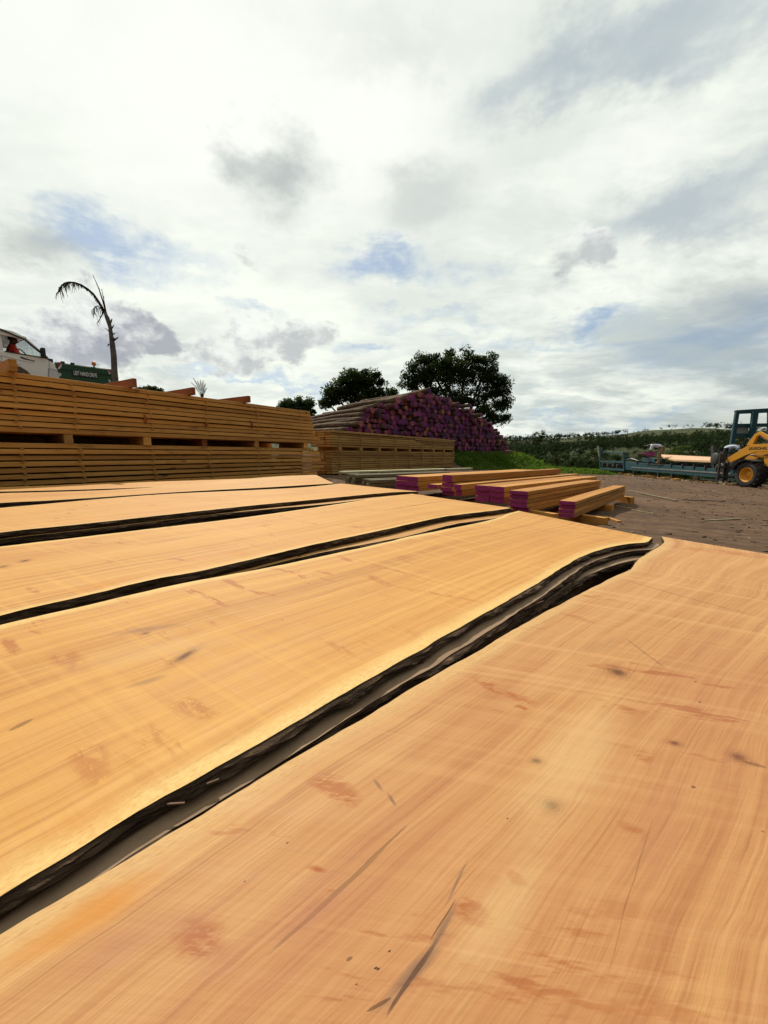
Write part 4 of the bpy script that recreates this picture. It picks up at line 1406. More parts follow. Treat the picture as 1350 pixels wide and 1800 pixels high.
# ================================================================== log pile
def build_logs():
    # profile of the pile face: (photo px, py) of its top edge, on the vertical plane of the face
    prof_px = [(606, 752), (615, 745), (633, 731), (647, 715), (667, 707), (692, 703), (712, 697), (731, 688), (742, 685), (757, 686), (782, 698), (814, 706), (821, 713), (838, 728), (855, 735), (873, 752), (881, 769), (895, 786), (901, 796)]
    prof = []
    for px, py in prof_px:
        q = on_plane(px, py, PL_A, PL_AZ)
        s = (Vector((q.x, q.y, 0)) - PL_A).dot(PL_D)
        prof.append((s, q.z))
    def top(s):
        if s <= prof[0][0]: return prof[0][1] - (prof[0][0] - s) * 0.7
        for (a, za), (b, zb) in zip(prof, prof[1:]):
            if a <= s <= b: return za + (zb - za) * (s - a) / (b - a)
        return -9
    rr = random.Random(3)
    s1 = prof[-1][0]
    zbase = ZC + 0.03
    logs = []
    # hex rows with jitter; radii vary
    pitch = 0.262
    row = 0
    z = zbase + 0.13
    while z < ZC + 4.2:
        s = prof[0][0] - 0.9 + (pitch / 2 if row % 2 else 0)
        while s < s1 + 0.2:
            if z < top(s) - 0.06:
                r = min(0.185, max(0.085, rr.gauss(0.116, 0.020)))
                logs.append([s + rr.uniform(-0.04, 0.04), z + rr.uniform(-0.04, 0.04), r])
            s += pitch
        z += pitch * 0.87
        row += 1
    # relax overlaps
    for it in range(30):
        for i in range(len(logs)):
            a = logs[i]
            for j in range(i + 1, len(logs)):
                b = logs[j]
                ds, dz = b[0] - a[0], b[1] - a[1]
                if abs(ds) > 0.4 or abs(dz) > 0.4: continue
                d = math.hypot(ds, dz) + 1e-6
                ov = a[2] + b[2] - d
                if ov > 0:
                    k = 0.42 * ov / d
                    a[0] -= ds * k; a[1] -= dz * k; b[0] += ds * k; b[1] += dz * k
        for a in logs: a[1] = max(zbase + a[2] - 0.02, a[1])
    # leave out what the far stack hides for good
    def seen(l):
        P = PL_A + PL_D * l[0]
        d = FW.dot(Vector((P.x, P.y, l[1] - ZC)))
        x = 675 + F * P.x / d
        y = 900 - F * UP.dot(Vector((P.x, P.y, l[1] - ZC))) / d
        l.append(d); l.append((x, y))
        if x < 806:
            lim = 752 + (x - 560) * (775 - 752) / 243
            return y - l[2] * F / d < lim + 4
        return True
    vis = [l for l in logs if seen(l)]
    vis.sort(key=lambda l: l[3] / l[2])
    print('LOGS', len(logs), 'seen', len(vis))
    def log_mesh(seed, r, L, name='log'):
        q = random.Random(seed)
        n, m = 10, 11
        vs, fs = [], []
        ph = q.uniform(0, 6)
        for i in range(m):
            t = i / (m - 1)
            x = L * t
            oy, oz = 0.05 * math.sin(t * 3.1 + ph) - 0.05 * math.sin(ph), 0.04 * math.sin(t * 4.0 + ph * 2) - 0.04 * math.sin(ph * 2)
            for k in range(n):
                a = 2 * math.pi * k / n
                rad = r * (1 - 0.20 * t) * (1 + q.uniform(-0.07, 0.07))
                vs.append((x, oy + rad * math.cos(a), oz + rad * math.sin(a)))
        for i in range(m - 1):
            for k in range(n):
                k2 = (k + 1) % n
                fs.append((i * n + k, i * n + k2, (i + 1) * n + k2, (i + 1) * n + k))
        fs.append(tuple(range(n)))
        fs.append(tuple((m - 1) * n + k for k in range(n))[::-1])
        me = bpy.data.meshes.new(name)
        me.from_pydata(vs, [], fs)
        me.polygons.foreach_set('use_smooth', [True] * (len(fs) - 2) + [False] * 2)
        bm = bmesh.new(); bm.from_mesh(me)
        bmesh.ops.recalc_face_normals(bm, faces=bm.faces)
        bm.to_mesh(me); bm.free()
        ev = [(-0.004, y, z) for (x, y, z) in vs[:n]]
        ec = [(-0.004 - 0.006, 0, 0)]
        e = bpy.data.meshes.new('cut_end')
        e.from_pydata([(0.0, y, z) for (x, y, z) in vs[:n]] + ev + ec, [], [(k, (k + 1) % n, n + (k + 1) % n, n + k) for k in range(n)] + [(n + k, n + (k + 1) % n, 2 * n) for k in range(n)])
        bm = bmesh.new(); bm.from_mesh(e)
        bmesh.ops.recalc_face_normals(bm, faces=bm.faces)
        bm.to_mesh(e); bm.free()
        return me, e
    kinds = []
    for k in range(14):
        me, e = log_mesh(k, 0.124, 5.0)
        me.materials.append(M['log_bark'])
        eb = e.copy()
        e.materials.append(M['log_paint'])
        eb.materials.append(M['log_bare'])
        kinds.append((me, e, eb))
    rz = R(90) - (PL_AZ - R(90))
    rest = MB()
    for idx, l in enumerate(vis):
        s, z, r = l[0], l[1], l[2]
        big = rr.uniform(-0.22, 0.22)
        P = PL_A + PL_D * s - PL_N * (0.25 * rr.random() ** 2) + PL_N * 0.12 * rr.random()
        hgt = top(s) - z
        setback = 0.0
        if hgt < 0.30 and rr.random() < 0.35: setback = -rr.uniform(0.0, 0.6)
        P = P + PL_N * setback
        if idx < 296:
            me, e, eb = kinds[idx % 14]
            o = bpy.data.objects.new('log', me)
            COL.objects.link(o)
            o.location = (P.x, P.y, z)
            sc = r / 0.124
            o.scale = (rr.uniform(0.94, 1.08), sc, sc)
            o.rotation_euler = (0, rr.uniform(-0.006, 0.006), rz + rr.uniform(-0.012, 0.012))
            bare = rr.random() < 0.07
            c = bpy.data.objects.new('cut_end', eb if bare else e)
            COL.objects.link(c)
            c.parent = o
            if bare:
                tag(o, 'log with a bare orange cut end in the big log pile', 'log', 'bare ended logs in the pile')
            else:
                tag(o, 'barked log with purple painted cut end in the big log pile', 'log', 'purple ended logs in the pile')
        else:
            q = rz + rr.uniform(-0.01, 0.01)
            d = Vector((math.cos(q), math.sin(q), 0))
            b = Vector((P.x, P.y, z))
            rest.tube([b, b + d * 2.5, b + d * 5.0], [r, r * 0.92, r * 0.8], 9, 0)
            rest.add([tuple(b - d * 0.004 + Vector((-d.y, d.x, 0)) * math.cos(k * 0.698) * r + Vector((0, 0, 1)) * math.sin(k * 0.698) * r) for k in range(9)], [tuple(range(9))], 1)
    if rest.v:
        o = rest.build('logs', [M['log_bark'], M['log_paint']])
        tag(o, 'smallest far purple ended logs at the tail of the big log pile', None, None, 'stuff')
build_logs()


# ================================================================== trees
def leaf_cloud(centers, radii, per, size, rng, flat=0.75):
    """many small bent leaf faces in clumps: returns verts, faces (numpy)"""
    n = per * len(centers)
    c = np.repeat(np.array(centers, dtype=np.float64), per, axis=0)
    r = np.repeat(np.array(radii, dtype=np.float64), per)
    d = rng.normal(size=(n, 3))
    d /= np.linalg.norm(d, axis=1)[:, None]
    rad = r * np.power(rng.random(n), 0.45)
    p = c + d * rad[:, None] * np.array([1, 1, flat])
    # leaf frame: mostly facing out and up
    nrm = d * 0.6 + rng.normal(size=(n, 3)) * 0.6 + np.array([0, 0, 0.35])
    nrm /= np.linalg.norm(nrm, axis=1)[:, None]
    t = np.cross(nrm, rng.normal(size=(n, 3)))
    t /= np.linalg.norm(t, axis=1)[:, None]
    b = np.cross(nrm, t)
    s = size * (0.6 + 0.8 * rng.random(n))
    t *= s[:, None]
    b *= (s * 0.42)[:, None]
    droop = nrm * (s * 0.18)[:, None]
    v = np.empty((n, 4, 3))
    v[:, 0] = p - t - droop
    v[:, 1] = p - b
    v[:, 2] = p + t - droop
    v[:, 3] = p + b
    return v.reshape(-1, 3), n


def quad_mesh(name, v):
    n = len(v) // 4
    me = bpy.data.meshes.new(name)
    me.vertices.add(len(v))
    me.vertices.foreach_set('co', v.astype(np.float32).ravel())
    me.loops.add(len(v))
    me.loops.foreach_set('vertex_index', np.arange(len(v), dtype=np.int32))
    me.polygons.add(n)
    me.polygons.foreach_set('loop_start', np.arange(0, len(v), 4, dtype=np.int32))
    me.update()
    me.validate()
    return me


def tree(name, label, base, lobes, trunk_r, leaf, nclump, per, lsize, clump_r, seed, mat, group=None, fork=0.35, cat='tree', limbs=True):
    """base: Vector; lobes: [(offset from base, (rx, ry, rz), weight)]"""
    rng = np.random.default_rng(seed)
    rr = random.Random(seed)
    root = empty(name, base)
    tag(root, label, cat, group)
    centers, radii, owner = [], [], []
    wsum = sum(w for _, _, w in lobes)
    for li, (off, rad, w) in enumerate(lobes):
        k = max(3, int(nclump * w / wsum))
        for _ in range(k):
            d = Vector((rr.gauss(0, 1), rr.gauss(0, 1), rr.gauss(0, 1))).normalized()
            q = rr.random() ** 0.38
            p = Vector(off) + Vector((d.x * rad[0], d.y * rad[1], d.z * rad[2])) * q
            if p.z < 0.5: continue
            centers.append(p); radii.append(clump_r * rr.uniform(0.6, 1.35)); owner.append(li)
    v, _ = leaf_cloud([tuple(c) for c in centers], radii, per, lsize, rng)
    link_mesh('crown', quad_mesh('crown', v), mat, root)
    mb = MB()
    topz = sum(o[2] * w for o, _, w in lobes) / wsum
    f0 = Vector((rr.uniform(-.1, .1), rr.uniform(-.1, .1), topz * fork))
    mb.tube([(0, 0, -0.4), (0.02, 0, 0.05), f0 * 0.6, f0], [trunk_r * 1.35, trunk_r * 1.1, trunk_r * 0.9, trunk_r * 0.8], 9)
    if limbs:
        for li, (off, rad, w) in enumerate(lobes):
            off = Vector(off)
            mid = f0.lerp(off, 0.55) + Vector((rr.uniform(-.2, .2), rr.uniform(-.2, .2), -0.1 * (off - f0).length * 0.3))
            mb.tube([f0 - Vector((0, 0, 0.15)), f0.lerp(mid, 0.5), mid, off], [trunk_r * 0.55, trunk_r * 0.45, trunk_r * 0.32, trunk_r * 0.14], 7)
            mine = [c for c, o in zip(centers, owner) if o == li]
            for c in mine[::2]:
                a = mid.lerp(off, rr.uniform(0.2, 1.0))
                m_ = a.lerp(c, 0.5) + Vector((rr.uniform(-.15, .15), rr.uniform(-.15, .15), rr.uniform(-.05, .2)))
                mb.tube([a, m_, c], [trunk_r * 0.14, trunk_r * 0.09, trunk_r * 0.03], 5, caps=False)
    mb.build('trunk', M['trunk'], root)
    return root


def px_lobes(base, y, spec):
    """ellipses seen in the photograph at distance y -> lobes of real size"""
    out = []
    for (px, py, rx, ry, w) in spec:
        q = at_y(px, py, y)
        sx = abs(at_y(px + rx, py, y).x - q.x)
        sz = abs(at_y(px, py - ry, y).z - q.z)
        out.append((q - base, (sx, (sx + sz) / 2, sz), w))
    return out


def on_ground_y(px, y):
    q = at_y(px, 800, y)
    return Vector((q.x, y, ground(q.x, y)))


YT = 33.0
b = on_ground_y(815, YT)
tree('broadleaf_tree', 'tall wide dark tree with drooping right side, tallest behind the log pile', b, px_lobes(b, YT, [
    (815, 648, 42, 34, 5), (775, 655, 38, 30, 4), (740, 655, 30, 26, 3), (748, 632, 14, 8, 1), (722, 672, 18, 14, 1.3), (852, 650, 30, 30, 3), (868, 680, 26, 26, 3),
    (845, 705, 40, 26, 3), (800, 690, 45, 22, 2.5), (885, 712, 11, 16, 1), (886, 738, 8, 12, .6), (870, 735, 16, 16, 1)]), 0.34, 0, 250, 120, 0.105, 0.55, 21, M['dark_leaf'], fork=0.42)
YT2 = 30.0
b = on_ground_y(625, YT2)
tree('broadleaf_tree', 'medium dark round tree left of the log pile', b, px_lobes(b, YT2, [
    (613, 668, 24, 20, 3), (650, 672, 26, 22, 3), (590, 692, 22, 20, 2.5), (630, 695, 34, 18, 3), (664, 690, 16, 16, 1.5), (576, 708, 9, 12, .8), (690, 690, 10, 7, .5)]), 0.26, 0, 120, 120, 0.105, 0.5, 22, M['dark_leaf'], fork=0.40)
YT3 = 42.0
b = on_ground_y(525, YT3)
tree('broadleaf_tree', 'smaller green tree looking over the right end of the near stack', b, px_lobes(b, YT3, [
    (520, 712, 22, 13, 3), (540, 716, 13, 14, 2), (505, 716, 14, 10, 1.5), (548, 735, 8, 14, 1)]), 0.22, 0, 70, 110, 0.13, 0.5, 23, M['mid_leaf'], fork=0.5)
YT4 = 60.0
b = on_ground_y(262, YT4)
tree('broadleaf_tree', 'distant tree top just showing over the near stack between two reddish beams', b, px_lobes(b, YT4, [
    (265, 688, 12, 8, 3), (248, 690, 7, 7, 1), (275, 690, 8, 8, 1)]), 0.25, 0, 40, 90, 0.2, 0.6, 24, M['dark_leaf'], fork=0.5)


# ---------------------------------------------------------------- dead palm and palm sprout
def dead_palm():
    Y = 17.0
    base = on_ground_y(206, Y)
    root = tag(empty('dead_palm', base), 'dead grey palm with one drooping bare frond, behind the near stack', 'palm')
    P = lambda x, y, d=0.0: at_y(x, y, Y + d) - base
    mb = MB()
    pts = [Vector((0, 0, -0.3)), P(205, 700), P(203.5, 675), P(201, 650), P(200, 625), P(197.5, 605), P(195.5, 590), P(193.5, 575), P(189, 560), P(184, 548)]
    mb.tube(pts, [0.15, 0.13, 0.118, 0.113, 0.108, 0.10, 0.075, 0.07, 0.085, 0.05], 10)
    # stubs of old frond bases
    for (x, y, dx, dy, r) in ((201, 598, 7, -6, .03), (198, 588, 5, -3, .02), (196, 578, 4, -7, .025), (199, 586, -14, -9, .022), (196, 610, 5, -3, .02), (192, 605, -3, 4, .02), (200, 594, 4, 3, .02), (194, 568, 3, -8, .03)):
        a = P(x - 1, y)
        mb.tube([a, P(x + dx * .6, y + dy * .5, -.05), P(x + dx, y + dy, -.08)], [r * 1.6, r, r * 0.4], 6)
    mb.build('trunk', M['palm_bark'], root)
    rr = random.Random(9)
    def frond(name, path, r0, r1, hang, length, y0=0.0):
        m = MB()
        pp = [P(x, y, y0 * i / len(path)) for i, (x, y) in enumerate(path)]
        m.tube(pp, [r0 + (r1 - r0) * i / (len(pp) - 1) for i in range(len(pp))], 6)
        n = hang
        for i in range(n):
            t = (i + rr.random()) / n
            k = t * (len(pp) - 1)
            j = min(int(k), len(pp) - 2)
            a = pp[j].lerp(pp[j + 1], k - j)
            L = length(t) * rr.uniform(0.5, 1.2)
            if L < 0.02: continue
            side = rr.choice((-1, 1))
            e = a + Vector((rr.uniform(-.2, .12) * L, side * L * rr.uniform(0.1, .5), -L * rr.uniform(.65, 1)))
            mid = a.lerp(e, .5) + Vector((rr.uniform(-.06, .02), side * .05, .06 * L))
            m.tube([a, mid, e], [0.012, 0.010, 0.003], 4, caps=False)
        m.build(name, M['dead_frond'], root)
    frond('frond', [(184, 550), (178, 538), (171, 527), (164, 517), (154, 508), (143, 501), (132, 497), (121, 496), (113, 498), (107, 504), (104, 513)], 0.055, 0.018, 150, lambda t: 0.10 + 0.42 * smooth(0.45, 0.75, t) * (1 - 0.25 * t), -0.6)
    frond('frond', [(187, 552), (181, 530), (174, 508), (168, 494), (163, 482)], 0.035, 0.006, 5, lambda t: 0.12)
    frond('frond', [(187, 552), (183, 530), (180, 515), (179, 508)], 0.025, 0.005, 4, lambda t: 0.1)
    frond('frond', [(182, 548), (176, 560), (170, 569)], 0.022, 0.01, 6, lambda t: 0.15)
    frond('frond', [(182, 546), (172, 537), (166, 540), (166, 550)], 0.015, 0.005, 22, lambda t: 0.38)
dead_palm()


def palm_sprout():
    Y = 16.0
    base = on_ground_y(352, Y)
    root = tag(empty('young_palm', base), 'small palm sprout of upright fronds beside a reddish beam on the stack', 'palm')
    P = lambda x, y, d=0.0: at_y(x, y, Y + d) - base
    MB().tube([(0, 0, -.2), P(355, 720), P(356, 700)], [.07, .05, .03], 8).build('trunk', M['palm_bark'], root)
    rr = random.Random(4)
    for (x, y, d) in ((340, 664, 0), (347, 669, .3), (352, 667, -.2), (357, 668, .2), (361, 674, .3), (336, 672, -.2), (364, 682, .1)):
        m = MB()
        a, e = P(356, 702), P(x, y, d)
        mid = a.lerp(e, .55) + Vector((0, 0, .1))
        m.tube([a, mid, e], [.014, .009, .003], 5)
        for i in range(13):
            t = .35 + .65 * i / 13
            c = a.lerp(mid, t / .55) if t < .55 else mid.lerp(e, (t - .55) / .45)
            for sgn in (-1, 1):
                L = .15 * (1.1 - t)
                q = c + Vector((sgn * L * .5 + (x - 352) * .002, sgn * L * .3, L * .9))
                m.tube([c, q], [.006, .002], 3, caps=False)
        m.build('frond', M['frond'], root)
palm_sprout()


# ================================================================== green bank and far wood
def grass_bank():
    rng = np.random.default_rng(5)
    v = []
    n = 0
    pts = []
    rr = random.Random(6)
    tries = 0
    while len(pts) < 26000 and tries < 400000:
        tries += 1
        s = rr.uniform(5.0, 20.5)
        d = rr.uniform(-4.5, 1.2)
        p = PL_A + PL_D * s + PL_N * d
        edge = -2.35 + 0.5 * mnoise.noise(Vector((p.x * 0.8, p.y * 0.8, 0))) - 1.3 * smooth(9, 14, s)
        if d < edge: continue
        if d > -0.15 and s < 12.2: continue
        if d > 0.9 + mnoise.noise(Vector((p.x * .5, p.y * .5, 4))): continue
        clump = mnoise.noise(Vector((p.x * 1.7, p.y * 1.7, 8)))
        h = (0.16 + 0.13 * clump) * (0.55 + 0.45 * smooth(edge, edge + 0.8, d)) * (1.0 if s < 14 else 1.25)
        pts.append((p.x, p.y, ground(p.x, p.y) - 0.01, max(0.05, h)))
    # low creeper along the yard edge in front of the valley
    for _ in range(9000):
        t = rr.random()
        px = 935 + 125 * t
        y = 23.5 + rr.gauss(0, 0.9) + 2.2 * t
        q = at_y(px, 810, y)
        if mnoise.noise(Vector((q.x * 0.7, q.y * 0.7, 2))) < -0.25: continue
        pts.append((q.x, y, ground(q.x, y) - 0.01, rr.uniform(0.10, 0.30)))
    a = np.array(pts)
    n = len(a)
    ang = rng.random(n) * 6.283
    w = 0.012 + 0.022 * rng.random(n)
    lean = rng.normal(size=(n, 2)) * 0.5
    h = a[:, 3] * (0.6 + 0.8 * rng.random(n))
    dx, dy = np.cos(ang) * w, np.sin(ang) * w
    v = np.empty((n, 4, 3))
    v[:, 0] = np.stack([a[:, 0] - dx, a[:, 1] - dy, a[:, 2]], 1)
    v[:, 1] = np.stack([a[:, 0] + dx, a[:, 1] + dy, a[:, 2]], 1)
    v[:, 2] = np.stack([a[:, 0] + dx * .8 + lean[:, 0] * h * .45, a[:, 1] + dy * .8 + lean[:, 1] * h * .45, a[:, 2] + h * .72], 1)
    v[:, 3] = np.stack([a[:, 0] + lean[:, 0] * h, a[:, 1] + lean[:, 1] * h, a[:, 2] + h], 1)
    o = link_mesh('grass', quad_mesh('grass', v.reshape(-1, 3)), M['grass'])
    tag(o, 'bright green grass on the bank below the log pile', 'grass', None, 'stuff')
grass_bank()


def far_wood():
    rng = np.random.default_rng(12)
    rr = random.Random(12)
    allv = []
    cnt = 0
    tries = 0
    while cnt < 5200 and tries < 60000:
        tries += 1
        az = R(rr.uniform(8, 52)) if rr.random() < 0.82 else R(rr.uniform(-70, 75))
        rho = rr.random()
        r = 120 + 560 * rho ** 0.9
        x, y = r * math.sin(az), r * math.cos(az)
        dens = mnoise.fractal(Vector((x * 0.011, y * 0.011, 1)), 0.9, 2.1, 3)
        # open pasture near the ridge
        lim = -0.55 + 0.30 * smooth(200, 450, r) + 0.75 * smooth(520, 680, r) + (0.3 if az > 0.62 and r > 540 else 0)
        if dens < lim and not (r > 590 and rr.random() < 0.05): continue
        z = ground(x, y)
        H = rr.uniform(4.5, 9.5) * (1.0 if r < 300 else 0.8)
        if r < 180: H *= 0.8
        W = H * rr.uniform(0.28, 0.48)
        tall = rr.random() < 0.18
        if tall: H *= 1.35; W *= 0.55
        k = 7 if r < 220 else 4
        per = 44 if r < 200 else (34 if r < 330 else 26)
        cs, rs = [], []
        for _ in range(k):
            cs.append((x + rr.gauss(0, W * .42), y + rr.gauss(0, W * .42), z + H * (rr.uniform(.3, .9))))
            rs.append(W * rr.uniform(.45, .8))
        v, _ = leaf_cloud(cs, rs, per, W * (0.13 if r < 250 else 0.17), rng, 0.9)
        allv.append(v)
        cnt += 1
    # scattered trees that stand along the skyline
    for _ in range(120):
        az = R(rr.choice((rr.uniform(16, 31), rr.uniform(20, 26), rr.uniform(27, 31), rr.uniform(16, 35))))
        r = rr.uniform(640, 760)
        x, y = r * math.sin(az), r * math.cos(az)
        z = ground(x, y)
        H = rr.uniform(3, 7.5)
        v, _ = leaf_cloud([(x + rr.gauss(0, H * .15), y, z + H * rr.uniform(.35, .85)) for _ in range(4)], [H * rr.uniform(.2, .34) for _ in range(4)], 14, H * 0.10, rng, .9)
        allv.append(v)
    V = np.concatenate(allv)
    o = link_mesh('woods', quad_mesh('woods', V), M['far_leaf'])
    tag(o, 'dark green wood covering the valley and hillside', 'wood', None, 'stuff')
far_wood()

# single trees and bushes that can be told apart beyond the mill
def hill_tree(px, py_top, y, wpx, label, mat, name='hillside_tree', cat='tree', seed=1, n=40, flat=1.0, group='trees beyond the mill'):
    base = on_ground_y(px, y)
    topq = at_y(px, py_top, y)
    H = max(1.2, topq.z - base.z)
    W = abs(at_y(px + wpx / 2, py_top, y).x - topq.x)
    rr = random.Random(seed)
    lobes = []
    for i in range(5):
        a = i * 1.256 + rr.uniform(-.3, .3)
        lobes.append(((math.cos(a) * W * .5, math.sin(a) * W * .5, H * rr.uniform(.42, .66)), (W * .5, W * .5, H * .24), 1))
    lobes.append(((0, 0, H * .76), (W * .62, W * .62, H * .22), 1.6))
    return tree(name, label, base, lobes, max(.06, H * 0.022), 0, n, 90, max(0.07, W * 0.055), W * .24, seed, mat, group, fork=0.4, cat=cat)

hill_tree(1190, 778, 40, 66, 'pale green rounded bush just behind the sawmill worker', M['bright_leaf'], 'bush', 'bush', 31, 70, group=None)
hill_tree(1155, 793, 38, 40, 'lower dark green bush at the left foot of the pale green bush', M['mid_leaf'], 'bush', 'bush', 32, group=None)
hill_tree(945, 752, 330, 34, 'lone round dark tree standing out on the left skyline', M['dark_leaf'], 'hillside_tree', 'tree', 33, 30, group=None)
for i, (px, py, y, w, mat, lab) in enumerate((
    (905, 790, 46, 46, 'dark_leaf', 'dark shrubby tree rising just right of the log pile foot'),
    (945, 797, 48, 50, 'mid_leaf', 'low broad tree over the green bank, second from the log pile'),
    (985, 791, 52, 40, 'dark_leaf', 'dark narrow tree midway between log pile and mill'),
    (1012, 797, 44, 44, 'mid_leaf', 'leafy low tree left of the mill end frame'),
    (1040, 786, 56, 42, 'dark_leaf', 'tall dark tree directly over the left end of the mill'),
    (1085, 792, 50, 52, 'mid_leaf', 'wide tree behind the mill end frame'),
    (1120, 787, 60, 40, 'dark_leaf', 'dark tree between the mill end frame and the stooping worker'),
    (1236, 784, 62, 44, 'dark_leaf', 'dark tree right of the pale green bush'),
    (1268, 778, 66, 42, 'mid_leaf', 'tree seen left of the tall teal gantry'),
    (1215, 768, 120, 30, 'dark_leaf', 'farther dark tree above the pale green bush'),
    (1330, 768, 80, 46, 'dark_leaf', 'dark tree seen through the teal gantry'))):
    hill_tree(px, py, y, w, lab, M[mat], seed=50 + i, n=46)

# ================================================================== lettering helper
def lettering(name, text, size, loc, xdir, updir, mat, parent, depth=0.004, width=None):
    cu = bpy.data.curves.new(name, 'FONT')
    cu.body = text
    cu.size = size
    cu.align_x = 'CENTER'
    cu.align_y = 'CENTER'
    cu.extrude = depth
    cu.offset = size * 0.018
    t = bpy.data.objects.new('tmp', cu)
    COL.objects.link(t)
    bpy.context.view_layer.update()
    me = bpy.data.meshes.new_from_object(t.evaluated_get(bpy.context.evaluated_depsgraph_get()))
    bpy.data.objects.remove(t)
    xs = [v.co.x for v in me.vertices]
    k = width / (max(xs) - min(xs)) if width else 1.0
    x, u = Vector(xdir).normalized(), Vector(updir).normalized()
    n = x.cross(u)
    for v in me.vertices:
        c = v.co.copy()
        v.co = Vector(loc) + x * c.x * k + u * c.y + n * c.z
    me.materials.clear()
    return link_mesh(name, me, mat, parent)


def wheel(parent, c, axis, r, w, rim_mat, tyre='rubber', lugs=0, name='wheel'):
    """c relative to parent; axis points to the outer side"""
    axis = Vector(axis).normalized()
    ro = empty(name, c)
    ro.parent = parent
    mb = MB()
    mb.lathe((0, 0, 0), axis, [(-w / 2, r * .55), (-w / 2, r * .9), (-w * .38, r * .985), (-w * .2, r), (w * .2, r), (w * .38, r * .985), (w / 2, r * .9), (w * .5, r * .62), (w * .42, r * .55), (w * .3, r * .55)], 40)
    if lugs:
        a = axis.cross(Vector((0, 0, 1))).normalized()
        for i in range(lugs):
            for sd in (-1, 1):
                t = 2 * math.pi * (i + (0.5 if sd > 0 else 0)) / lugs
                t2 = t + 0.16
                p = [(a * math.cos(q) + Vector((0, 0, 1)) * math.sin(q)) * r * 1.0 + axis * o for q, o in ((t, sd * w * .02), (t2, sd * w * .5))]
                mb.bar(p[0], p[1], r * .1, r * .11, up=(p[0] + p[1]).normalized())
    mb.build('tyre', M[tyre], ro)
    rb = MB()
    rb.lathe((0, 0, 0), axis, [(w * .30, r * .56), (w * .46, r * .57), (w * .47, r * .53), (w * .34, r * .48), (w * .10, r * .44), (w * .08, r * .26), (w * .20, r * .22), (w * .20, 0.001)], 36)
    rb.build('rim', M[rim_mat], ro)
    return ro


